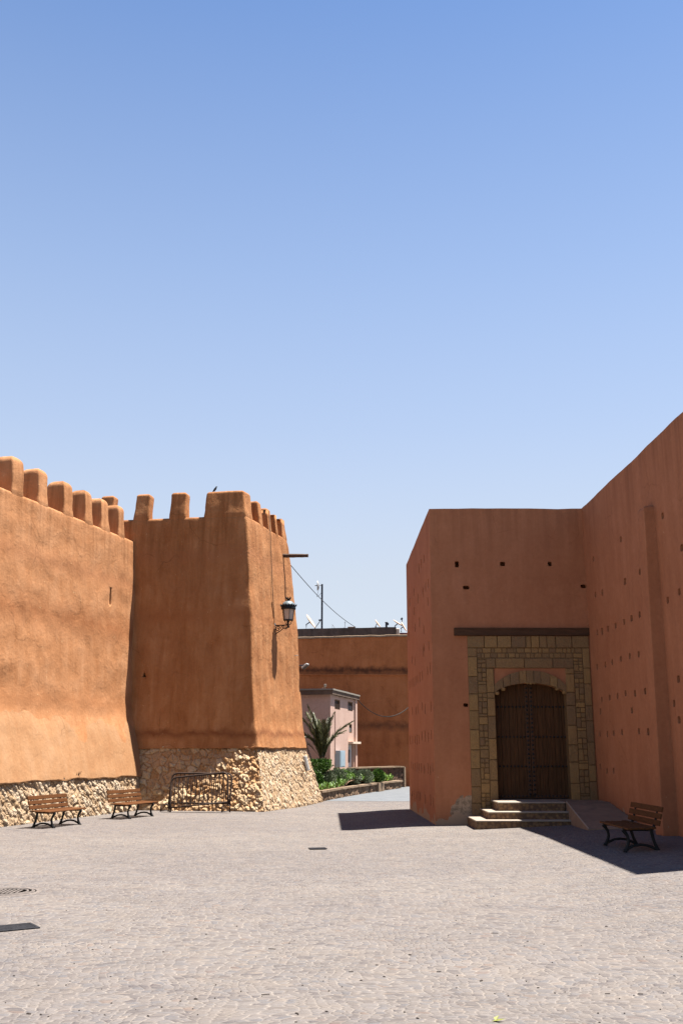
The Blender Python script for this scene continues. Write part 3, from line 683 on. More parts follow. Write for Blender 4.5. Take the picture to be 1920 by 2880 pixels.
for px, py, hw, hh in ((1284, 1587, .055, .085), (1412.5, 1586, .07, .06), (1545, 1586, .055, .06)):
    cuts.append(slotcut(atY(px, py, GY0) - gh0, X, Yv, Z, hw, .3, hh, 12))
for px, py, hw, hh in ((1310, 1652.5, .085, .05), (1642, 1649, .10, .05), (1309, 1983, .06, .045)):
    cuts.append(slotcut(atY(px, py, GY0) - gh0, X, Yv, Z, hw, .3, hh, 12))
side = """172,200 152,238 132,275 206,393 185,423 164,460 94,463 59,540 125,515 203,535 95,612 137,700 104,745 171,757 53,808
173,897 210,885 168,930 79,996 100,1007 221,1060 201,1080 160,1118 140,1132 122,1148 108,1160 91,1175 75,1183 61,1195 227,1362 159,1362 181,1385 125,1380 111,1398 80,1400 58,1438
230,1585 207,1608 182,1597 158,1595 134,1623 118,1625 102,1625 83,1625 66,1630 241,1840 222,1862 203,1850 175,1855 152,1845 136,1850 121,1835 105,1843 89,1845 74,1825
247,2120 225,2100 184,2095 144,2070 130,2068 114,2068 97,2062 80,2065"""
sx_ = lambda y: gx0n + (gx0f - gx0n) * (y - GY0) / (GY1 - GY0)
for k, tok in enumerate(side.split()):
    a, b = map(float, tok.split(',')); px, py = 1130 + a / 2.8, 1500 + b / 2.8
    q = atX(px, py, 2.5)
    for _ in range(4): q = atX(px, py, sx_(q.y))
    if GY0 + .3 < q.y < GY1 - .15: cuts.append(slotcut(q - gh0, Yv, X, Z, .085, .4, .12 + .03 * ((k * 7) % 3) * .5, 8))
# arched door opening
cr7 = lambda a, b: atY(1260 + a / 3.136, 1740 + b / 3.136, GY0)
dl, dr_ = cr7(428, 1300).x, cr7(1070, 1300).x; dz0 = .585; zsp = cr7(420, 650).z; zcr = cr7(730, 568).z
dcx = (dl + dr_) / 2
def arch_pts(xl, xr, zs_, zc, n=18):
    """shallow four-centred looking arch from spring to crown"""
    o = []
    for i in range(n + 1):
        t = -1 + 2 * i / n; o.append(((xl + xr) / 2 + (xr - xl) / 2 * t, zs_ + (zc - zs_) * (1 - abs(t) ** 2.1) ** .8))
    return o
ap = arch_pts(dl, dr_, zsp, zcr)
poly = [(dr_, dz0), (dl, dz0)] + ap
n = len(poly); vs = [Vector((x, GY0 - .3, z)) - gh0 for x, z in poly] + [Vector((x, GY0 + .42, z)) - gh0 for x, z in poly]
cuts.append((vs, [tuple(range(n)), tuple(range(n, 2 * n))[::-1]] + [(i, n + i, n + (i + 1) % n, (i + 1) % n) for i in range(n)]))
boolean(body, cuts)
# lintel beam
a = cr7(48, 82); b = cr7(1245, 152)
mb = MB(); mb.box((a.x, GY0 - .07, b.z), (GX1 - .09, GY0 + .05, a.z), .012); mb.box((a.x - .0, GY0 - .085, a.z - .035), (GX1 - .09, GY0 - .071, a.z - .006), .004)
mb.box((a.x, GY0 - .085, b.z + .006), (GX1 - .09, GY0 - .071, b.z + .03), .004); mb.build('lintel', 'lintel', gh, True)
# dressed stone surround
rnd = random.Random(5)
sur = MB(); deep = .02
def blk(x0, x1, z0, z1, out=.035, g_=.009):
    c = (rnd.random(), 1, rnd.random()); dx = rnd.uniform(-.004, .004)
    if x1 - x0 < .03 or z1 - z0 < .03: return
    sur.box((x0 + g_, GY0 - out + rnd.uniform(-.007, .007), z0 + g_), (x1 - g_, GY0 + deep, z1 - g_), .010, None, c)
def column(x0, x1, z0, z1, hs, out=.035):
    z = z0; 
    while z < z1 - .05:
        h = rnd.uniform(*hs); 
        if z + h > z1 - .12: h = z1 - z
        blk(x0, x1, z, z + h, out); z += h
def smallcol(x0, x1, z0, z1):
    z = z0; k = 0
    while z < z1 - .03:
        h = rnd.uniform(.16, .34); 
        if z + h > z1 - .08: h = z1 - z
        m = k % 3; k += 1
        if m == 0: blk(x0, x1, z, z + h * .72); blk(x0, x1, z + h * .72, z + h)
        elif m == 1:
            xm = x0 + (x1 - x0) * rnd.uniform(.4, .6); blk(x0, xm, z, z + h); 
            zm = z + h * rnd.uniform(.35, .65); blk(xm, x1, z, zm); blk(xm, x1, zm, z + h)
        else:
            xm = x0 + (x1 - x0) * .5; zm = z + h * .5
            for p_, q_ in ((x0, xm), (xm, x1)): blk(p_, q_, z, zm); blk(p_, q_, zm, z + h)
        z += h
xo0, xo1, xo2, xo3 = cr7(182, 800).x, cr7(266, 800).x, cr7(344, 800).x, cr7(414, 800).x
xr3, xr2, xr1 = cr7(1049, 800).x, cr7(1122, 800).x, cr7(1205, 800).x; xr0 = GX1 - .10
zA, zB, zC, zD = cr7(600, 152).z, cr7(600, 258).z, cr7(600, 348).z, cr7(600, 438).z
sur.box((xo0 + .004, GY0 - .012, .03), (xo3, GY0 - .002, zA - .01), 0, None, (.3, 0, 0)); sur.box((xr3, GY0 - .012, .03), (xr0, GY0 - .002, zA - .01), 0, None, (.3, 0, 0)); sur.box((xo3, GY0 - .012, zD), (xr3, GY0 - .002, zA - .01), 0, None, (.3, 0, 0))
sur.box((dl - .05, GY0 - .004, dz0), (dl + .006, GY0 + .27, zsp - .02), 0, None, (.3, 0, 0)); sur.box((dr_ - .006, GY0 - .004, dz0), (dr_ + .05, GY0 + .27, zsp - .02), 0, None, (.3, 0, 0))
x = xo0
for ww in (.42, .32, .35, .36, .13, .20, .19, .22, .40, .9):      # top course
    x2 = min(x + ww * 1.02, xr0); blk(x, x2, zB, zA, .05); x = x2
column(xo0, xo1, 0.0, zB, (.38, .52)); column(xr1, xr0, .55, zB, (.36, .55))
for (p_, q_) in ((zC + (zB - zC) / 2, zB), (zC, zC + (zB - zC) / 2)):
    x = xo1
    while x < xr1 - .02:
        ww = rnd.uniform(.07, .22); x2 = xr1 if x + ww > xr1 - .08 else x + ww
        blk(x, x2, p_, q_, .022); x = x2
smallcol(xo1, xo2, .12, zC); smallcol(xr2, xr1, .55, zC)
x = xo2
for ww in (.24, .72, .72, .52, .9): x2 = min(x + ww, xr2); blk(x, x2, zD, zC, .04); x = x2
deep = .27; xo3, xr3 = dl + .012, dr_ - .012
column(xo2, xo3, .5, zsp, (.40, .55), .04); column(xr3, xr2, .55, zsp, (.40, .55), .04); deep = .02
column(xo2, xo3 - .012, zsp, zD, (.40, .55), .04); column(xr3 + .012, xr2, zsp, zD, (.40, .55), .04)
sur.build('stone_surround', 'ashlar', gh, True, attr='stone')
# arch ring of voussoirs
ring = MB(); zo_s, zo_c = cr7(410, 600).z, cr7(730, 458).z
outer = arch_pts(dl - .015, dr_ + .015, zo_s, zo_c, 40); inner = arch_pts(dl - .0, dr_ + .0, zsp - .01, zcr, 40)
K = [0, 5, 9, 14, 18, 22, 26, 31, 35, 40]
for a_, b_ in zip(K, K[1:]):
    col = (rnd.random(), 1, 0); oy = rnd.uniform(-.006, .006)
    for k in range(a_, b_):
        e0 = .12 if k == a_ else 0; e1 = .12 if k == b_ - 1 else 0
        def L2(arr, t): i = min(39, int(t)); f = t - i; return Vector((arr[i][0] * (1 - f) + arr[i + 1][0] * f, 0, arr[i][1] * (1 - f) + arr[i + 1][1] * f))
        i0, i1, o0, o1 = L2(inner, k + e0), L2(inner, k + 1 - e1), L2(outer, k + e0), L2(outer, k + 1 - e1)
        y0, y1 = GY0 - .055 + oy, GY0 + .15
        vs = [Vector((p.x, y, p.z)) for y in (y0, y1) for p in (i0, i1, o1, o0)]
        ring.add(vs, [(0, 1, 2, 3), (7, 6, 5, 4), (0, 4, 5, 1), (1, 5, 6, 2), (2, 6, 7, 3), (3, 7, 4, 0)], col)
for cx_, cz_ in ((cr7(695, 570).x, zcr - .0), (cr7(725, 570).x, zcr - .01), (cr7(757, 570).x, zcr - .0)):   # carved crown drops
    ring.lathe([(.0, -.045), (.035, -.03), (.045, .0), (.03, .03)], (cx_, GY0 - .02, cz_ + .01), 10)
for cx_, cz_ in ((cr7(485, 628).x, cr7(485, 622).z), (cr7(962, 622).x, cr7(962, 618).z), (cr7(430, 665).x, cr7(430, 658).z), (cr7(1025, 660).x, cr7(1025, 650).z)):
    ring.box((cx_ - .05, GY0 - .05, cz_ - .04), (cx_ + .05, GY0 + .1, cz_ + .05), .025)
ring.build('door_arch', 'ashlar', gh, True, attr='stone')
# door leaves
YD = GY0 + .26
for side_, (xa, xb) in enumerate(((dl - .02, dcx - .006), (dcx + .006, dr_ + .02))):
    mb = MB(); n = 9; wd = (xb - xa) / n
    for k in range(n):
        x0, x1 = xa + wd * k, xa + wd * (k + 1)
        f = lambda x: interp(x, [(p[0], p[1]) for p in ap]) + .05
        oy = rnd.uniform(-.004, .004); g_ = .004
        zt0, zt1 = f(x0), f(x1)
        vs = [Vector((x, y, z)) for y in (YD + oy, YD + .06) for x, z in ((x0 + g_, dz0 + .02), (x1 - g_, dz0 + .02), (x1 - g_, zt1), (x0 + g_, zt0))]
        mb.add(vs, [(0, 1, 2, 3), (7, 6, 5, 4), (0, 4, 5, 1), (1, 5, 6, 2), (2, 6, 7, 3), (3, 7, 4, 0)])
        if k % 2: mb.box((x0 - .012, YD - .010, dz0 + .03), (x0 + .012, YD + .004, min(zt0, zt1)), .004)
    dleaf = mb.build('door_leaf', 'door_wood', gh, True)
    mb = MB(); mb.box((xa + (xb - xa) * .0 + .02, YD - .018, dz0 + .03), (xb - .0, YD - .002, dz0 + .10), .004)
    xm0, xm1 = (xb - .10, xb) if side_ == 0 else (xa, xa + .10)
    mb.box((xm0, YD - .022, dz0 + .1), (xm1, YD - .003, zcr - .02), .006)
    mb.build('iron_strap', 'lintel', dleaf, True)
    sps = []
    for row in (cr7(700, 1570).z, cr7(700, 1305).z, cr7(700, 1042).z, cr7(700, 775).z):
        for k in range(10):
            sps.append((xa + (xb - xa) * (k + .5) / 10, YD - .004, row))
    z = dz0 + .12
    while z < zcr - .1:
        sps.append(((xm0 + xm1) / 2, YD - .020, z)); z += .107
    if side_ == 0:
        mb = MB(); mb.lathe([(.027, 0), (.025, .012), (.014, .022), (0, .025)], (0, 0, 0), 10, Matrix.Rotation(R(90), 4, 'X')); stud0 = mb.build('door_stud', 'stud', None, smooth=True); first = True
    for p_ in sps:
        s_o = stud0 if first else stud0.copy()
        if not first: C.objects.link(s_o)
        first = False; s_o.parent = dleaf; s_o.location = Vector(p_) - OFF[gh.name]
mb = MB(); 
mb.box((dl - .05, GY0 + .42 - .0, dz0), (dr_ + .05, GY0 + .40, zcr + .1)); mb.build('door_backing', 'stud', gh, True)

# steps, landing and ramp
stp = thing('entrance_steps', 'three tiled steps with a worn landing and side ramp before the gate', 'steps', (4.4, 24.4, 0))
fy = (23.56, 23.84, 24.12); hz = (.215, .385, .585)
xl = [atY(1338, 2307, fy[0]).x, atY(1373, 2285, fy[1]).x, atY(1400, 2260, fy[2]).x]; xrt = 5.47
for k in range(3):
    mb = MB(); zb = -.05 if k == 0 else hz[k - 1] - .02
    mb.box((xl[k] + .015, fy[k] + .015, zb), (xrt - .004 * k, GY0 - .06 - .003 * k, hz[k] - .035), .004)
    rs = mb.build('step', 'riser', stp, True)
    mb = MB(); mb.box((xl[k] - .012, fy[k] - .012, hz[k] - .034), (xrt + .012 - .004 * k, GY0 - .05 - .003 * k, hz[k]), .008); mb.build('tread', 'tread', rs, True)
mb = MB(); mb.box((xrt + .02, fy[2], -.05), (WX - .04, GY0 - .062, hz[2] - .036), .003); mb.box((dl - .05, GY0 - .07, .4), (dr_ + .05, GY0 + .40, dz0 + .006)); mb.build('landing', 'ramp', stp, True)
YR = 21.5; x0r, x1r = 5.32, WX - .03
vs = [Vector(p) for p in ((x0r, YR, .0), (x1r, YR, .0), (x1r, YR, gz(6, YR) + .03), (x0r, YR, gz(5.3, YR) + .03), (xrt + .016, fy[2] - .0, -.0), (x1r, fy[2], -.0), (x1r, fy[2], hz[2] - .002), (xrt + .016, fy[2], hz[2] - .002),
   (x1r, GY0 - .07, hz[2] - .002), (xrt + .016, GY0 - .07, hz[2] - .002), (x1r, GY0 - .07, hz[2] - .036), (xrt + .016, GY0 - .07, hz[2] - .034))]
mk('ramp', vs, [(0, 1, 2, 3), (3, 2, 6, 7), (0, 3, 7, 4), (1, 5, 6, 2), (7, 6, 8, 9), (7, 9, 11), (4, 7, 11), (6, 5, 10, 8)], 'ramp', stp, True)
mb = MB(); mb.tube([(x0r + .012, YR, gz(5.3, YR) + .035), (xrt + .03, fy[2], hz[2] + .002)], .016, 6); mb.build('ramp_edging', 'tread', stp, True)

# ------------------------------------------------------------------ tall wall on the right
rb = thing('courtyard_wall', 'tall terracotta wall receding on the right, pitted with rows of scaffold holes', 'wall', (6.52, 20.5, 0))
rb0 = Vector((6.52, 20.5, 0))
ptsz = [(WX, 15.07), (12.5, 15.07), (12.5, 31.8), (WX, 31.8)]
V, Fc = wavy_block(ptsz, lambda x, y: 7.89)
body = mk('plaster_wall', V, Fc, 'gate_plaster', rb, True)
rh = """319,652,10 185,748,9 522,538,9 412,810,12 339,857,15 615,693,16 195,922,10 229,912,14 603,908,11 547,948,7 204,1105,9 228,1100,15 257,1088,12 294,1072,12 335,1054,13 371,1036,14 410,1018,13
204,1273,10 244,1262,12 277,1250,11 319,1234,11 362,1220,12 406,1212,13 227,1432,11 265,1423,12 303,1415,13 342,1402,13 388,1402,13 437,1391,13 220,1490,12 373,1485,12 217,1600,11 254,1600,13 284,1596,11 325,1590,10 407,1586,13 452,1589,15
219,1758,10 252,1780,12 284,1778,11 599,1332,14 541,1373,14 578,1450,9 602,1531,14 552,1580,16"""
cuts = []
for tok in rh.split():
    a, b, h = map(float, tok.split(',')); px, py = 1560 + a / 1.7306, 1140 + b / 1.7306; q = atX(px, py, WX)
    if q.y > 15.3: cuts.append(slotcut(q - rb0, Yv, X, Z, .072 + .014 * (h > 13), .4, max(.07, 1.25 * h / 1.7306 / 2800 * q.y * .95), 8))
boolean(body, cuts)
def btc(z):
    x = 6.22 + .012 * z; return ccw([(x, 19.5), (6.8, 19.5), (6.8, 19.93), (x, 19.93)])
V, Fc = ringsolid(btc, [-.1, .3, .8] + [1.2 + .5 * i for i in range(11)] + [6.5], .025, .2, .012, 1.2, .10, 4, seed=14)
mk('buttress', V, Fc, 'gate_plaster', rb, True, True)

# ------------------------------------------------------------------ rear wall and roofs
bw = thing('rear_wall', 'high stained brown plaster wall closing the street behind the planter', 'wall', (1.0, 50.4, 0))
a = atY(835, 1793, 50.4); b = atY(1142.5, 1785, 50.4); ztop = a.z; slope = (b.z - a.z) / (b.x - a.x)
V, Fc = wavy_block([(-14, 50.4), (14, 50.4), (14, 51.4), (-14, 51.4)], lambda x, y: ztop + slope * (x - a.x) - .05 + .05 * fr((x, 0, 7), .7, 3), .3)
mk('plaster_face', V, Fc, 'back_plaster', bw, True)
lz = atY(1000, 1897, 50.3).z; mb = MB()
mb.box((-14, 50.33, lz - .05), (14, 50.41, lz + .03), .02); mb.build('ledge', 'back_plaster', bw, True)
mb = MB(); nseg = 50
nseg = 220; V = []
for k in range(nseg + 1):
    x0 = -14 + 28 * k / nseg; zt = ztop + slope * (x0 - a.x) - .03; yy = 50.35 + .035 * fr((x0, 0, 0), 1.7, 4); zz = .03 * fr((x0, 1, 0), 2.3, 4)
    V += [(x0, yy, zt - .05 + zz), (x0, yy, zt + .03 + zz), (x0, yy + .05, zt + .05 + zz), (x0, 51.45, zt + .05)]
mb.add(V, [(4 * k + i, 4 * k + 4 + i, 4 * k + 5 + i, 4 * k + 1 + i) for k in range(nseg) for i in range(3)])
for _ in ():
    pass
mb.build('coping', 'capstone', bw, True)
# flat roofed house behind
YH = 56.5; hh_ = thing('flat_roof_house', 'dark weathered parapet of a flat roof behind the rear wall', 'building', (0, YH, 0))
t0 = atY(832, 1768.6, YH); t1 = atY(1113.6, 1763.5, YH)
V, Fc = wavy_block([(-12, YH), (t1.x, YH), (t1.x, YH + 9), (-12, YH + 9)], lambda x, y: t0.z + (t1.z - t0.z) * (x - t0.x) / (t1.x - t0.x), .5)
mk('parapet_wall', V, Fc, 'grime', hh_, True)
mb = MB(); bx = atY(1124, 1768, YH); mb.box((t1.x + .01, YH + .3, 5), (bx.x, YH + 1.4, atY(1118, 1766, YH).z), .02); mb.build('chimney', 'white_wall', hh_, True)
mb = MB(); p = atY(978, 1766, YH); mb.box((p.x, YH + .4, p.z - .1), (atY(999, 1766, YH).x, YH + 1, p.z + .12), .02); mb.build('roof_kerb', 'grime', hh_, True)
lr = thing('low_roof', 'sliver of a red roof between the cream chimney and gatehouse', 'building', (5.2, YH + 2, 0))
mb = MB(); mb.box((bx.x + .02, YH + 2, 0), (bx.x + 3, YH + 6, atY(1130, 1780, YH + 2).z - .15)); mb.build('wall', 'back_plaster', lr, True)
mb = MB(); zz_ = atY(1130, 1780, YH + 2).z; mb.box((bx.x + .02, YH + 1.9, zz_ - .148), (bx.x + 3.1, YH + 6.1, zz_), .01); mb.build('roof', 'red_roof', lr, True)

# mast
mp_ = atY(905, 1768, YH + .6)
ms = thing('antenna_mast', 'tall thin dark pole with a small white radio antenna on top', 'antenna', mp_)
ht = atY(905, 1643, YH + .6).z - mp_.z
mb = MB(); mb.tube([(0, 0, -.3), (0, 0, ht)], .058, 8); mb.build('pole', 'mast', ms)
mb = MB(); mb.tube([(0, 0, ht - .08), (-.22, 0, ht - .06)], .02, 6); mb.build('arm', 'grey_metal', ms)
T = Matrix.Rotation(R(-90), 4, 'Y')
mb = MB(); mb.lathe([(.0, 0), (.16, .01), (.27, .06), (.30, .10), (.28, .11), (.15, .04), (0, .03)], (-.18, 0, ht - .08), 20, T); mb.build('dish', 'white_metal', ms, smooth=True)
mb = MB(); mb.tube([(-.2, 0, ht - .08), (-.42, 0, ht - .08)], .03, 8); mb.tube([(-.16, 0, ht - .12), (-.3, .02, ht - .75), (-.22, .0, ht - .72), (-.05, 0, ht - .5)], .010, 5); mb.build('feed', 'grey_metal', ms)

def dish(name, cpx, cpy, Y, lenpx, ang, label, az=0, rad=None, arm=None, post=None, lean=0):
    """shallow parabolic dish on a post, seen nearly edge-on; ang = tilt of the rim line from horizontal"""
    c = atY(cpx, cpy, Y); pxm = 2800 / (Y * .99); rad = lenpx / 2 / pxm
    t = thing(name, label, 'satellite dish', (c.x, c.y, atY(cpx, 1768, Y).z - .1), 0, 'satellite dishes on the far roof'); base = OFF[t.name]
    lc = c - base
    # dish axis direction (pointing to the sky)
    ax = Vector((math.sin(ang), -.18 if az == 0 else az, math.cos(ang))).normalized()
    T = ax.to_track_quat('Z', 'Y').to_matrix().to_4x4()
    mb = MB(); prof = [(rad * k / 8, rad * .16 * (k / 8) ** 2) for k in range(9)] + [(rad * k / 8, rad * .16 * (k / 8) ** 2 + .03) for k in range(8, -1, -1)]
    mb.lathe(prof, lc - ax * rad * .1, 28, T); mb.build('reflector', 'dish', t, smooth=True)
    low = lc + T.to_3x3() @ Vector((0, 0, 0))
    mb = MB(); pb = lc + Vector((post[0] / pxm, .1, 0)); pb.z = 0
    mb.tube([pb - Vector((0, 0, .1)), Vector((pb.x, pb.y, max(.15, lc.z - .15))), lc - ax * .05], .035, 6); mb.build('post', 'mast', t)
    if arm:
        e = Vector(((arm[0] - cpx) / pxm, -.1, (cpy - arm[1]) / pxm)) + lc; s0 = Vector(((arm[2] - cpx) / pxm, -.05, (cpy - arm[3]) / pxm)) + lc
        mb = MB(); mb.tube([s0, e], .02, 6); mb.build('feed_arm', 'mast', t)
        mb = MB(); mb.tube([e, e + (lc - e).normalized() * .14], .05, 8); mb.build('receiver', 'mast', t)
    return t
dish('satellite_dish', 873, 1748.5, YH + 1.5, 45, R(56), 'large tilted satellite dish left of the antenna mast', post=(-12,), arm=(903, 1744, 885, 1768))
dish('satellite_dish', 1061, 1754, YH + 1.6, 25, R(55), 'small satellite dish edge-on beside the black roof vent', post=(-5,))
dish('satellite_dish', 1118, 1753, YH + 2.4, 32, R(32), 'upper satellite dish with wire feed arm above the cream chimney', post=(-8,), arm=(1131, 1738, 1128, 1762))
dish('satellite_dish', 1134, 1763, YH + 2.2, 30, R(62), 'satellite dish half hidden by the edge of the gatehouse', post=(-6,))
p = atY(1086, 1764, YH + 1)
vt = thing('roof_vent', 'stubby black vent with side knob on the far parapet', 'vent', p)
mb = MB(); mb.box((-.06, -.06, -.2), (.06, .06, .26), .01); mb.tube([(0, 0, .2), (.12, 0, .2)], .04, 6); mb.tube([(.1, 0, .12), (.1, 0, .25)], .045, 6); mb.build('vent_stack', 'mast', vt); 
mb = MB(); mb.box((-.085, -.085, .262), (.085, .085, .30), .01); mb.build('cap', 'mast', vt)
p = atY(970, 1768, YH + .8); mb = MB(); mb.tube([(0, 0, -.2), (0, 0, .42)], .012, 5); mb.tube([(-.06, 0, .34), (.06, 0, .34)], .008, 5); mb.tube([(-.1, 0, .1), (-.02, 0, 0)], .008, 5)
o = mb.build('roof_aerial', 'grey_metal', None); o.location = p; tag(o, 'thin little aerial standing where the overhead cable reaches the roof', 'antenna')
p = atY(947, 1768, YH + .8); mb = MB(); mb.tube([(0, 0, -.15), (-.26, 0, .24)], .012, 5); mb.tube([(-.26, 0, .0), (-.26, 0, .24)], .006, 5)
o = mb.build('slanting_rod', 'grey_metal', None); o.location = p; tag(o, 'thin slanting rod on the far roof right of the mast', 'rod')

# ------------------------------------------------------------------ pink house
K0 = Vector((-.02, 42.0, 0)); kd = Vector((1.19, 5.1, 0)).normalized(); kf = Vector((-.974, .227, 0)); KL = 5.3; KW = 7
zt_ = atY(931, 1953, 42).z
pk = thing('pink_house', 'small pale pink building with slab roof behind the palm', 'house', K0)
kn = Vector((kd.y, -kd.x, 0))
per = [K0, K0 + kd * KL, K0 + kd * KL + kf * KW, K0 + kf * KW]
V, Fc = wavy_block([tuple(p[:2]) for p in per], lambda x, y: zt_, .5)
wall = mk('wall', V, Fc, 'pink', pk, True)
cuts = []
def onk(px, py): return atP(px, py, K0, kn)
wins = [(941, 956, 1966, 1997), (978, 991.5, 1972, 2001), (981.5, 989.5, 2036, 2062)]
for x0, x1, y0, y1 in wins:
    a, b = onk(x0, y0), onk(x1, y1); c = (a + b) / 2 - K0; hw = abs((b - a).dot(kd)) / 2; cuts.append(boxcut(c, kd, kn, Z, hw, .14, abs(a.z - b.z) / 2))
da, db_ = onk(979, 2093), onk(994, 2165); dzb = .45
c = (da + db_) / 2 - K0; dhw = abs((db_ - da).dot(kd)) / 2; dcz = (da.z + dzb) / 2; c.z = dcz; cuts.append(boxcut(c, kd, kn, Z, dhw, .2, (da.z - dzb) / 2)); dc = c
boolean(wall, cuts)
def kbox(c, hw, hd, hz_, name, mat, parent, ch=.01, out=0):
    v, f = boxcut(Vector(c) + kn * out, kd, kn, Z, hw, hd, hz_); return mk(name, v, f, mat, parent)
for i, (x0, x1, y0, y1) in enumerate(wins):
    a, b = onk(x0, y0), onk(x1, y1); c = (a + b) / 2 - K0; hw = abs((b - a).dot(kd)) / 2; hz_ = abs(a.z - b.z) / 2
    wf = MB()
    for v, f in (boxcut(c + Z * (hz_ - .02) - kn * .05, kd, kn, Z, hw, .03, .02), boxcut(c - Z * (hz_ - .02) - kn * .05, kd, kn, Z, hw, .03, .02), boxcut(c + kd * (hw - .02) - kn * .05, kd, kn, Z, .02, .03, hz_ - .04), boxcut(c - kd * (hw - .02) - kn * .05, kd, kn, Z, .02, .03, hz_ - .04)): wf.add(v, f)
    wo_ = wf.build('window', 'grille', pk); OFF[wo_.name] = OFF[pk.name]
    kbox(c - kn * .10, hw - .04, .01, hz_ - .04, 'pane', 'shutter', wo_)
    lv = MB(); nb_ = 6
    for k in range(nb_):
        v, f = boxcut(c - kn * .045 + Z * (-hz_ + .06 + (hz_ * .95) * k / nb_), kd, kn, Z, hw - .05, .012, .012); lv.add(v, f)
    lv.build('louvre', 'grille' if i == 0 else 'grey_metal', wo_)
dd = kbox(dc - kn * .13, dhw - .01, .03, (da.z - dzb) / 2 - .01, 'door', 'door_blue', pk)
dd['label'] = 'peeling grey blue door'
kbox(dc - kn * .09 + Z * .25 + kd * .05, .10, .005, .28, 'door_panel', 'shutter', dd); kbox(dc - kn * .09 - kd * (dhw - .12), .03, .03, .08, 'handle', 'mast', dd)
a = onk(977.5, 2086); b = onk(1003, 2092); cc = (a + b) / 2 - K0
kbox(cc + kn * .1, abs((b - a).dot(kd)) / 2 - .12, .12, .045, 'canopy', 'white_wall', pk)
# utility box
ua = onk(941, 2111); ub = onk(956, 2157); uc = (ua + ub) / 2 - K0
us = kbox(uc + kn * .11, abs((ub - ua).dot(kd)) / 2 * .95, .12, abs(ua.z - ub.z) / 2, 'utility_cabinet', 'blue_box', pk)
kbox(uc + kn * .235, abs((ub - ua).dot(kd)) / 2 * .8, .008, abs(ua.z - ub.z) / 2 * .9, 'cabinet_door', 'blue_box', us)
pe = MB(); pl = onk(940.5, 2000) - K0 + kn * .03; pe.tube([pl, Vector((pl.x, pl.y, uc.z + .2))], .02, 5); pe.build('drain_pipe', 'pink', pk)
# corner pilaster on the far side and roof slab
_q = onk(997.5, 2050) - K0; _q.z = zt_ / 2; v, f = boxcut(_q + kn * .03, kd, kn, Z, .18, .05, zt_ / 2 - .01); mk('corner_pilaster', v, f, 'pink', pk)
ov = .35
def slab(z0, z1, ov, mat, name, par):
    cs = [K0 - kd * ov - kf * ov * .8, K0 + kd * (KL + .1) - kf * ov * .8, K0 + kd * (KL + .1) + kf * KW, K0 - kd * ov + kf * KW]
    P = []
    for i in range(4):
        a_, b_ = cs[i], cs[(i + 1) % 4]; nn_ = int((b_ - a_).length / .3)
        for k in range(nn_): P.append(a_.lerp(b_, k / nn_))
    n = len(P); V = [Vector((p.x, p.y, z0)) for p in P] + [Vector((p.x, p.y, z1 + .012 * fr(p, 2, 2))) for p in P]
    return mk(name, V, [(i, (i + 1) % n, n + (i + 1) % n, n + i) for i in range(n)] + [tuple(range(n))[::-1], tuple(range(n, 2 * n))], mat, par, True)
rf = slab(zt_ + .002, zt_ + .17, .16, 'grime', 'roof', pk); slab(zt_ + .172, zt_ + .235, .20, 'slab', 'roof_capping', rf)
p = atY(914, 1938, 43.5); mb = MB(); mb.tube([(0, 0, -.1), (0, 0, .10)], .02, 6); mb.box((-.05, -.05, .1), (.06, .05, .21), .01); mb.tube([(-.14, 0, .02), (-.04, 0, .08)], .01, 5)
o = mb.build('roof_sensor', 'slab', pk); o.location = p - K0
mb = MB(); mb.lathe([(.2, -.06), (.15, -.02), (.06, .01), (0, .02)], (0, 0, 0), 12); o = mb.build('roof_mound', 'slab', pk); o.location = p - K0 + Vector((0, 0, -.02))

# ------------------------------------------------------------------ planter and low wall
ptl = [Vector((-.32, 35.85, 0)), Vector((.30, 38.4, 0)), Vector((.87, 40.45, 0)), Vector((1.75, 43.4, 0)), Vector((2.5, 45.7, 0)), Vector((3.31, 47.93, 0))]
pl_ = thing('planter', 'curving raised planting bed edged by a low stone curb', 'planter', (.8, 41, 0))
V, Fc, A = [], [], []
for i, (a, b) in enumerate(zip(ptl, ptl[1:])):
    d = (b - a).normalized(); nn = Vector((d.y, -d.x, 0)); v, f, c = rubble(a, d, nn, (b - a).length, -.04, .30, lambda z: .02, .045, 3.6, 3.4, .055, 40 + i)
    k = len(V); V += v; Fc += [tuple(q + k for q in x_) for x_ in f]; A += c
mk('curb_stones', V, Fc, 'rubble_dark', pl_, True, False, ('stone', A))
mb = MB()
for a, b in zip(ptl, ptl[1:]):
    d = (b - a).normalized(); nn = Vector((d.y, -d.x, 0)); m_ = int((b - a).length / .35)
    for k in range(m_):
        c = a.lerp(b, (k + .5) / m_); hl = (b - a).length / m_ / 2
        v, f = boxcut(c - nn * .13 + Z * (.335 + .008 * fr(c, 3, 2)), d, nn, Z, hl + .006, .17 + .015 * fr(c, 4, 2), .035 + .008 * fr(c, 2, 2)); mb.add(v, f)
mb.build('curb_capping', 'capstone', pl_, True)
a = atY(1079, 2215, 44.2); d = (ptl[4] - ptl[3]).normalized(); nn = Vector((d.y, -d.x, 0)); cen = ptl[3].lerp(ptl[4], .42)
v, f = boxcut(cen + nn * .03 + Z * .17, d, nn, Z, .42, .09, .20); mk('curb_block', v, f, 'grime' if False else 'capstone', pl_, True)
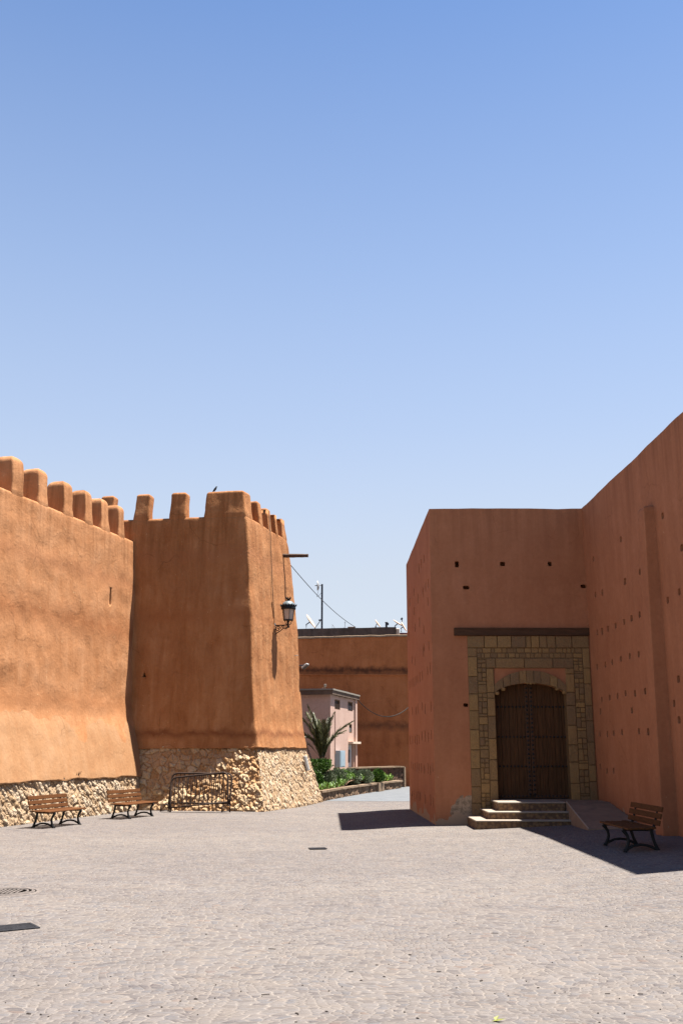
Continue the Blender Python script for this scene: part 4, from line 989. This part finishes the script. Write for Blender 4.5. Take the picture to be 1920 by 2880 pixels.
# soil surface
inner = [p - Vector((.15, -.02, 0)) for p in ptl]; SV = []; 
back = [Vector((-3.2, 37.2, 0)), Vector((-2.6, 39.2, 0)), Vector((-1.6, 41.5, 0)), Vector((-.6, 43.5, 0)), Vector((.5, 45.8, 0)), Vector((1.6, 49.5, 0))]
def bedz(p): 
    dd_ = (p - Vector((-.2, 41.6, 0))).length; return .30 + .5 * math.exp(-(dd_ / 1.5) ** 2) + .12 * math.exp(-((p - Vector((0.2, 44, 0))).length / 2) ** 2) + .03 * fr(p, 1.5, 3)
m_ = 14; rows = []
for i in range(26):
    t = i / 25 * 5; k = min(4, int(t)); f_ = t - k; A_ = inner[k].lerp(inner[k + 1], f_); B_ = back[k].lerp(back[k + 1], f_)
    for j in range(m_ + 1): q = A_.lerp(B_, j / m_); q.z = bedz(q); SV.append(q)
mk('soil', SV, [(i * 15 + j, i * 15 + j + 1, (i + 1) * 15 + j + 1, (i + 1) * 15 + j) for i in range(25) for j in range(14)], 'soil', pl_, True, True)
# rocks at foot of pink house
for i, (px, py, r) in enumerate(((925, 2176, .17), (934, 2179, .15), (918, 2182, .12), (929, 2184, .12), (912, 2177, .09))):
    p = atY(px, py, 41.2 - .05 * i); bm = bmesh.new(); bmesh.ops.create_icosphere(bm, subdivisions=3, radius=r)
    for v in bm.verts: v.co *= 1 + .35 * fr(v.co + Vector((i * 3, 0, 0)), 5, 3); v.co.z *= .75
    me = bpy.data.meshes.new('rock'); bm.to_mesh(me); bm.free(); me.materials.append(M['capstone']); o = bpy.data.objects.new('rock', me); C.objects.link(o); o.location = p
    tag(o, ['squarish pale rock against the corner of the pink house', 'pale rock right of the pink house corner', 'low rock in front of the pink house corner', 'small rock below the right of the pink house corner', 'smallest white rock beneath the topiary bush'][i], 'rock', 'pale rocks at the pink house corner')
# low dark wall
lwA = atY(941, 2170, 44.6); lwB = atY(1132, 2165, 49.2); lwA.z = lwB.z = 0
lw = thing('low_wall', 'low dark stacked stone wall with thin plaster cap behind the shrubs', 'wall', lwA)
d = (lwB - lwA).normalized(); nn = Vector((d.y, -d.x, 0)); LL = (lwB - lwA).length
V, Fc, A = rubble(lwA, d, nn, LL, .0, .93, lambda z: 0, .05, 1.9, 5.5, .06, 61); mk('stone_face', V, Fc, 'rubble_brown', lw, True, False, ('stone', A))
mb = MB(); v, f = boxcut((lwA + lwB) / 2 - nn * .22 + Z * .45, d, nn, Z, LL / 2, .18, .47); mb.add(v, f); mb.build('core', 'rubble_brown', lw, True)
mb = MB()
for k in range(16):
    c = lwA.lerp(lwB, (k + .5) / 16); v, f = boxcut(c - nn * .18 + Z * (.952 + .012 * fr(c, 2, 2)), d, nn, Z, LL / 32 + .01, .26, .03); mb.add(v, f)
v, f = boxcut(lwB + d * .06 - nn * .16 + Z * .47, d, nn, Z, .06, .25, .47); mb.add(v, f)
mb.build('capping', 'capstone', lw, True)

# ------------------------------------------------------------------ planting
def leaves(mb, cen, rad, n, size, seed, shape=None, up=.4, hollow=.55, aspect=2.2):
    rn = random.Random(seed); cen = Vector(cen); rad = Vector(rad)
    for i in range(n):
        while True:
            d = Vector((rn.gauss(0, 1), rn.gauss(0, 1), rn.gauss(0, 1))).normalized(); r = hollow + (1 - hollow) * rn.random() ** .5
            p = Vector((d.x * rad.x * r, d.y * rad.y * r, d.z * rad.z * r))
            k = 1 + .28 * fr(cen + p, 3.2 / max(rad.x, .3), 3) ; p *= k
            if shape is None or shape(p): break
        p += cen; ax = (d + Vector((rn.uniform(-1, 1), rn.uniform(-1, 1), rn.uniform(-.6, 1) + up))).normalized()
        sd_ = ax.cross(Vector((rn.uniform(-1, 1), rn.uniform(-1, 1), rn.uniform(-1, 1)))).normalized(); l = size * rn.uniform(.6, 1.3); w_ = l / aspect
        nrm_ = ax.cross(sd_)
        mb.add([p, p + ax * l * .5 + sd_ * w_ * .5 + nrm_ * w_ * .15, p + ax * l, p + ax * l * .5 - sd_ * w_ * .5 + nrm_ * w_ * .15], [(0, 1, 2, 3)], (rn.random(), 0, 0))
def bush(name, px, py, Y, wpx, hpx, mat, label, cat, group, n, size, seed, up=.4, aspect=2.2, stems=6, flat=1.0, shape=None, dy=1.):
    """px,py = foot of the plant; size given at its own distance"""
    s = Y / 2800 * .985; q = atY(px, py, Y); t = thing(name, label, cat, q, 0, group)
    rx, rz_ = wpx * s / 2, hpx * s / 2; mb = MB(); leaves(mb, (0, 0, rz_ * 1.05), (rx, rx * dy, rz_), n, size, seed, shape, up, .45, aspect)
    mb.build('foliage', mat, t, attr='leaf')
    st_ = MB(); rn = random.Random(seed)
    for k in range(stems):
        a = rn.uniform(0, 6.28); r = rx * .6 * rn.random(); st_.tube([(0, 0, -.12), (r * .4 * math.cos(a), r * .4 * math.sin(a), rz_ * .6), (r * math.cos(a), r * math.sin(a), rz_ * 1.4)], [.02, .014, .006], 5)
    st_.build('stem', 'stem', t); return t
# topiary: mushroom crown on a branching stem
tY = 38.6; q = atY(893, 2206, tY); s_ = tY / 2800 * .985
tp = thing('topiary_bush', 'clipped flat-topped glossy green bush below the palm', 'bush', q)
mb = MB(); leaves(mb, (-.0, 0, .72), (.47, .47, .31), 5200, .06, 5, lambda p: p.z < .17, .5, .6, 1.9); mb.build('foliage', 'leaf_topiary', tp, attr='leaf')
mb = MB()
for k in range(7):
    a = k * .9; mb.tube([(0, 0, -.2), (.04 * math.cos(a), .04 * math.sin(a), .2), (.2 * math.cos(a), .2 * math.sin(a), .6)], [.04, .03, .012], 6)
mb.build('stem', 'stem', tp)
gs = 'grey-green shrubs in the planter'
bush('shrub', 920, 2219, 38.8, 44, 46, 'leaf_grey', 'grey-green shrub nearest the tower in the planter', 'shrub', gs, 2200, .085, 11, .9, 3.5)
bush('shrub', 949, 2214, 40.2, 52, 46, 'leaf_grey', 'second grey-green shrub from the tower, beneath the blue box', 'shrub', gs, 2400, .085, 12, .9, 3.5)
bush('shrub', 984, 2211, 41.6, 56, 44, 'leaf_grey', 'spiky grey-green shrub in the middle of the planter', 'shrub', gs, 2400, .09, 13, .9, 3.5)
bush('shrub', 1020, 2208, 43.0, 56, 38, 'leaf_grey', 'rightmost grey-green shrub, left of the round green bush', 'shrub', gs, 2200, .09, 14, .8, 3.5)
bush('round_bush', 1064, 2203, 44.5, 32, 36, 'leaf_topiary', 'upright dark green bush before the low stone wall', 'bush', None, 1800, .08, 15, .6, 2.)
bush('dark_bush', 892, 2226, 37.6, 34, 50, 'leaf_topiary', 'dark bush squeezed between tower base and planter curb', 'bush', None, 1600, .08, 17, .3, 2.)
bush('dark_bush', 1030, 2200, 46.2, 60, 26, 'leaf_topiary', 'shaded bush at the foot of the low stone wall', 'bush', None, 1400, .08, 19, .3, 2.)
gc = MB(); rn = random.Random(3)
for i in range(11500):
    t = rn.random() ** 1.1 * 3.9; k = int(t); f_ = t - k; A_ = inner[k].lerp(inner[k + 1], f_); p = A_ + Vector((-rn.random() * (1.15 - .15 * t), rn.uniform(-.1, .1), 0))
    if t > 3. and rn.random() < .3: continue
    p.z = bedz(p) + .03; l = rn.uniform(.07, .17) * (1.25 if rn.random() < .3 else 1); a = rn.uniform(0, 6.28); ax = Vector((math.cos(a) * .7, math.sin(a) * .7, rn.uniform(.5, 1.2))).normalized(); sd_ = ax.cross(Z).normalized()
    p.z += rn.random() * .14; gc.add([p, p + ax * l * .5 + sd_ * l * .16, p + ax * l, p + ax * l * .5 - sd_ * l * .16], [(0, 1, 2, 3)], (rn.random(), 0, 0))
for i in range(2200):
    p = ptl[4].lerp(ptl[5], rn.uniform(-.1, .62)) + Vector((-.2 - rn.random() * .7, 0, 0)); p.z = .33; l = rn.uniform(.1, .24); a = rn.uniform(0, 6.28)
    ax = Vector((math.cos(a) * .7, math.sin(a) * .7, rn.uniform(.5, 1.2))).normalized(); sd_ = ax.cross(Z).normalized(); p.z += rn.random() * .2
    gc.add([p, p + ax * l * .5 + sd_ * l * .16, p + ax * l, p + ax * l * .5 - sd_ * l * .16], [(0, 1, 2, 3)], (rn.random(), 0, 0))
o = gc.build('ground_cover', 'leaf_lush', None, attr='leaf'); tag(o, 'low bright green ground cover along the planter curb', 'ground cover', kind='stuff')

# palm
pY = 39.6; q = atY(905, 2137, pY); pm = thing('date_palm', 'young date palm with upright feathery fronds in front of the pink house', 'palm tree', (q.x, q.y, .45))
bz_ = q.z - .45
mb = MB(); mb.tube([(0, 0, -.1), (0, 0, bz_ * .5), (0, 0, bz_ - .02), (0, 0, bz_ + .12)], [.16, .17, .15, .07], 10)
for k in range(40):
    a = k * 2.4; z = bz_ * (k / 40); mb.tube([(.13 * math.cos(a), .13 * math.sin(a), z), (.2 * math.cos(a), .2 * math.sin(a), z + .12)], [.04, .015], 5)
mb.build('trunk', 'trunk', pm)
def frond(tip, droop, seed, w=.36, mid=None):
    rn = random.Random(seed); base = Vector((tip[0] * .04, tip[1] * .04, bz_ - .02)); tip = Vector(tip) + Vector((0, 0, bz_)); n = 46; mb = MB(); pts = []
    for i in range(n + 1):
        t = i / n; p = base.lerp(tip, t); h = Vector((tip.x, tip.y, 0)); p -= h * .35 * math.sin(math.pi * t) * droop; p.z += .35 * droop * math.sin(math.pi * t); pts.append(p)
    mb.tube(pts, [.022 * (1 - .8 * i / n) + .003 for i in range(n + 1)], 5)
    for i in range(5, n + 1):
        for k in range(2):
            t = (i + rn.random()) / (n + 1); p = pts[i]; d = (pts[min(i + 1, n)] - pts[i - 1]).normalized(); o_ = Vector((-tip.y, tip.x, 0)).normalized() if (abs(tip.x) + abs(tip.y)) > .1 else Vector((1, 0, 0))
            o2 = d.cross(o_).normalized()
            l = w * (math.sin(math.pi * min(1, (.12 + .86 * t))) ** .7 + .12) * rn.uniform(.8, 1.15)
            for sgn in (-1, 1):
                v = (d * 1.15 + o_ * sgn * .75 + o2 * rn.uniform(-.35, .35) + Vector((0, 0, .1))).normalized(); e = p + v * l + Vector((0, 0, -.10 * l)); sd_ = v.cross(o2).normalized() * .009 + o2 * rn.uniform(-.012, .012)
                mid_ = p.lerp(e, .5) + Vector((0, 0, .03 * l)); mb.add([p - sd_ * .6, mid_ - sd_, e, mid_ + sd_, p + sd_ * .6], [(0, 1, 2, 3, 4)], (min(1, max(0, rn.gauss(.45, .25))), 0, 0))
    mb.build('frond', 'leaf_palm', pm, attr='leaf')
for i, (tp_, dr2) in enumerate([((-.74, -.25, 1.55), .35), ((-.56, -.1, 2.05), .35), ((-.62, .5, 1.8), .35), ((.07, -.35, 1.48), .15), ((.46, -.15, 1.75), .3), ((.30, .35, 1.6), .3), ((1.2, -.1, 1.45), .45), ((.9, .4, 1.1), .5),
        ((-1.1, -.1, 1.15), .5), ((-.35, .2, 1.75), .3), ((-.15, .3, 1.5), .2), ((-.95, .5, .9), .7), ((-.2, -.15, 1.2), .3)]):
    frond(tp_, dr2, i + 3, .34)
# drooping frond at the far left
def frond2():
    mb = MB(); rn = random.Random(9); pts = []
    A_, B_, C_ = Vector((0, .1, bz_)), Vector((-.9, .2, bz_ + 1.15)), Vector((-.42, .1, bz_ + .02))
    for i in range(31): t = i / 30; pts.append(A_ * (1 - t) ** 2 + B_ * 2 * t * (1 - t) + C_ * t * t)
    mb.tube(pts, .01, 5)
    for i in range(6, 31):
        p = pts[i]; d = (pts[min(30, i + 1)] - pts[i - 1]).normalized()
        for sgn in (-1, 1):
            v = (d + Vector((0, sgn * .7, 0)) + Vector((.5, 0, .2)) * rn.random()).normalized(); e = p + v * .3; sd_ = v.cross(Z).normalized() * .012
            mb.add([p - sd_, e, p + sd_], [(0, 1, 2)], (rn.random() * .6, 0, 0))
    mb.build('frond', 'leaf_palm', pm, attr='leaf')
frond2()

# ------------------------------------------------------------------ benches
def make_bench(label):
    t = thing('park_bench', label, 'bench', (0, 0, 0), 0, 'slatted benches with black iron legs round the square')
    lean = .28
    for i in range(3):
        z = .455 + .108 * i; T = Matrix.Translation((-.235 - lean * (z - .38), 0, z)) @ Matrix.Rotation(-math.atan(lean), 4, 'Y')
        mb = MB(); mb.box((-.016, -.82, -.044), (.016, .82, .044), .006, T); mb.build('back_slat', 'slat', t)
    for i in range(5):
        x = -.155 + .098 * i; z = .372 + .012 * (i == 0) - .006 * (i == 4); mb = MB(); mb.box((x - .042, -.82, z - .015), (x + .042, .82, z + .015), .006); mb.build('seat_slat', 'slat', t)
    for yy in (-.57, .57):
        mb = MB(); sw = lambda pts, r: mb.tube([(a, yy, b) for a, b in pts], r, 8, (1.15, .85), up=(0, 1, 0))
        sw([(.285, .34), (.262, .31), (.215, .24), (.20, .17), (.215, .10), (.255, .02), (.275, -.0)], [.03, .028, .023, .022, .024, .028, .03])
        sw([(-.19, .345), (-.195, .28), (-.215, .19), (-.24, .11), (-.275, .03), (-.29, -.0)], [.028, .026, .023, .023, .026, .028])
        sw([(-.285, .018), (-.20, .055), (-.1, .092), (0, .103), (.1, .092), (.19, .055), (.265, .018)], [.024, .02, .019, .019, .019, .02, .024])
        sw([(-.22, .343), (0, .338), (.29, .345)], [.02, .019, .02])
        sw([(-.20, .34), (-.252, .42), (-.29, .55), (-.335, .715)], [.022, .02, .017, .012])
        mb.box((.24, yy - .03, -.01), (.30, yy + .03, .012)); mb.box((-.315, yy - .03, -.01), (-.25, yy + .03, .012))
        mb.build('iron_frame', 'iron', t, smooth=False)
    return t
bn = make_bench('slatted bench at the left edge of the photo against the rampart wall')
bn.location = (-6.50, 24.85, 0); bn.rotation_euler = (0, 0, R(-17.5))
b2 = copy_tree(bn); b2['label'] = 'slatted bench in sun at the rampart end, next to the rusty barriers'; b2.location = (-5.30, 27.92, 0); b2.rotation_euler = (0, 0, R(-21))
b3 = copy_tree(bn); b3['label'] = 'slatted bench in shade beside the ramp on the right'; b3.location = (5.11, 17.8, gz(5.11, 17.8) + .004); b3.rotation_euler = (0, 0, R(181))

# ------------------------------------------------------------------ crowd barriers
def barrier(label, org, rot_in, lean, wdt, hgt, nb_, feet):
    t = thing('crowd_barrier', label, 'barrier', org, 0, 'rusty barriers leaning on the tower base')
    ez = math.atan2(-UF.y, -UF.x); t.rotation_mode = 'QUATERNION'
    t.rotation_quaternion = (Matrix.Rotation(ez, 4, 'Z') @ Matrix.Rotation(R(-lean), 4, 'X') @ Matrix.Rotation(-rot_in, 4, 'Y')).to_quaternion()
    mb = MB(); r = .16; pts = [(0, 0, -.10), (0, 0, .2), (0, 0, hgt - r)]
    for k in range(1, 7): a = k / 6 * math.pi / 2; pts.append((r - r * math.cos(a), 0, hgt - r + r * math.sin(a)))
    for k in range(0, 7): a = k / 6 * math.pi / 2; pts.append((wdt - r + r * math.sin(a), 0, hgt - r + r * math.cos(a)))
    pts += [(wdt, 0, .2), (wdt, 0, -.03)]
    mb.tube(pts, .026, 8, up=(0, 1, 0)); mb.tube([(0, 0, .04), (wdt, 0, .04)], .022, 6)
    for x_, s_ in ((0, -1), (wdt, 1)): mb.tube([(x_, 0, .62), (x_ + s_ * .06, 0, .62), (x_ + s_ * .06, 0, .58)], .012, 5)
    mb.build('frame', 'rust', t, smooth=True)
    for k in range(nb_):
        x = wdt * (k + 1) / (nb_ + 1); top = hgt - (r - math.sqrt(max(0, r * r - (r - min(x, wdt - x)) ** 2)) if min(x, wdt - x) < r else 0)
        mb = MB(); mb.tube([(x, 0, .04), (x + random.uniform(-.008, .008), 0, top)], .0125, 5); mb.build('bar', 'rust', t)
    for fx in feet:
        mb = MB(); mb.tube([(fx - .12, -.06, -.22), (fx - .12, -.06, -.06), (fx - .07, -.06, -.02), (fx + .07, -.06, -.02), (fx + .12, -.06, -.06), (fx + .12, -.06, -.22)], .02, 7); mb.tube([(fx - .12, -.06, -.20), (fx + .12, -.06, -.17)], .014, 6); mb.build('foot', 'rust', t, smooth=True)
    return t
oA = atZ(474, 2284) + Vector((0, -.02, .22)); oB = atZ(481, 2284) + Vector((0, -.14, .09))
barrier('rear rusty crowd barrier standing level on looped feet against the rubble', oA, 0.0, 15, 1.83, .90, 13, (-.08, 1.76))
barrier('front rusty crowd barrier tilted with its left end lowest', oB, R(6.0), 15, 1.72, .90, 13, ())

# ------------------------------------------------------------------ manhole, drains, litter
mc = atZ(18, 2510); mh = thing('manhole_cover', 'round cast iron manhole cover dusted with sand at the left edge', 'manhole cover', mc)
mb = MB(); mb.lathe([(.36, .001), (.36, .010), (.0, .010)], (0, 0, 0), 40)
for r in (.33, .27): mb.lathe([(r - .014, .010), (r - .010, .018), (r + .010, .018), (r + .014, .010)], (0, 0, 0), 40)
rn = random.Random(2)
for i in range(-4, 5):
    for j in range(-4, 5):
        if math.hypot(i, j) * .055 < .22: mb.box((i * .055 - .017, j * .055 - .017, .0095), (i * .055 + .017, j * .055 + .017, .0175), .004)
mb.build('lid', 'manhole', mh); mb = MB(); mb.lathe([(.375, .002), (.378, .010), (.43, .009), (.44, .002)], (0, 0, 0), 40); mb.build('rim', 'manhole', mh)
def grate(label, c, rz, lx, ly, nb_, tail=0):
    t = thing('drain_grate', label, 'drain', c, rz); mb = MB(); w_ = .03
    for b_ in (((-lx, -ly, .001), (lx, -ly + w_, .014)), ((-lx, ly - w_, .001), (lx, ly, .014)), ((-lx, -ly + w_, .001), (-lx + w_, ly - w_, .014)), ((lx - w_, -ly + w_, .001), (lx, ly - w_, .014))): mb.box(b_[0], b_[1], .003)
    mb.build('frame', 'grate', t); mb = MB(); st_ = 2 * (ly - w_) / nb_
    for k in range(nb_): y = -ly + w_ + st_ * (k + .5); mb.box((-lx + w_, y - st_ * .25, .002), (lx - w_, y + st_ * .25, .012), .003)
    mb.build('bars', 'grate', t); mb = MB(); mb.box((-lx + w_, -ly + w_, .001), (lx - w_, ly - w_, .004)); mb.build('sump', 'stud', t)
    return t
gc_ = atZ(32, 2611); grate('dark slotted drain grate set askew by the left edge', gc_, R(32), .25, .17, 7)
gc_ = atZ(893, 2387); grate('small dark drain grate in the middle of the square', gc_, R(12), .16, .11, 5)
lt = MB(); rn = random.Random(12)
for k in range(130):
    px, py = rn.uniform(-40, 1960), 2300 + 580 * rn.random() ** .55
    p = atZ(px, py); p.z = gz(p.x, p.y) + .003
    if p.y > 23 or abs(p.x) > 7: continue
    r = rn.uniform(.004, .008) * (1.7 if rn.random() < .1 else 1); e = rn.uniform(.7, 2.2); a = rn.uniform(0, 6.28)
    T = Matrix.Rotation(a, 4, 'Z') @ Matrix.Diagonal((e, 1, .8, 1)); lt.lathe([(0, -r * .6), (r * .8, -r * .3), (r, r * .2), (r * .5, r * .7), (0, r * .8)], p, 6, T)
for px, py, l in ((1380, 2626, .09), (1792, 2797, .05), (980, 2735, .05), (755, 2670, .09), (735, 2800, .08), (1700, 2797, .05), (1227, 2735, .05)):
    p = atZ(px, py); p.z += .006; a = rn.uniform(-.3, .3); lt.tube([p, p + Vector((math.cos(a), math.sin(a), 0)) * l * .8], .0032, 5)
o = lt.build('gravel_specks', 'debris', None); tag(o, 'scattered dark grit and twigs on the cobbles', 'litter', kind='stuff')
p = atZ(1401, 2874); mb = MB(); mb.add([(-.05, 0, .004), (0, -.02, .012), (.05, 0, .02), (0, .02, .014)], [(0, 1, 2, 3)], (1, 0, 0)); mb.add([(-.02, .0, .006), (.0, .02, .02), (.01, .05, .03), (-.03, .03, .02)], [(0, 1, 2, 3)], (1, 0, 0))
o = mb.build('fallen_leaf', 'leaf_dry', None, attr='leaf'); o.location = p; tag(o, 'single yellow-green leaf lying on the cobbles at the bottom', 'leaf')
mb = MB(); 
for k in range(26):
    a = rn.uniform(0, 6.28); mb.tube([(0, 0, 0), (.05 * math.cos(a), rn.uniform(-.05, .02), .06 + .03 * rn.random()), (.1 * math.cos(a), rn.uniform(-.09, .02), rn.uniform(.02, .16))], .004, 4)
q = atP(217, 2186, W0 - NR * .2, NR); o = mb.build('dry_weed', 'stem', None); o.location = q; o.rotation_euler = (0, 0, R(60)); tag(o, 'dry twiggy weed sprouting where plaster meets rubble above the benches', 'weed')
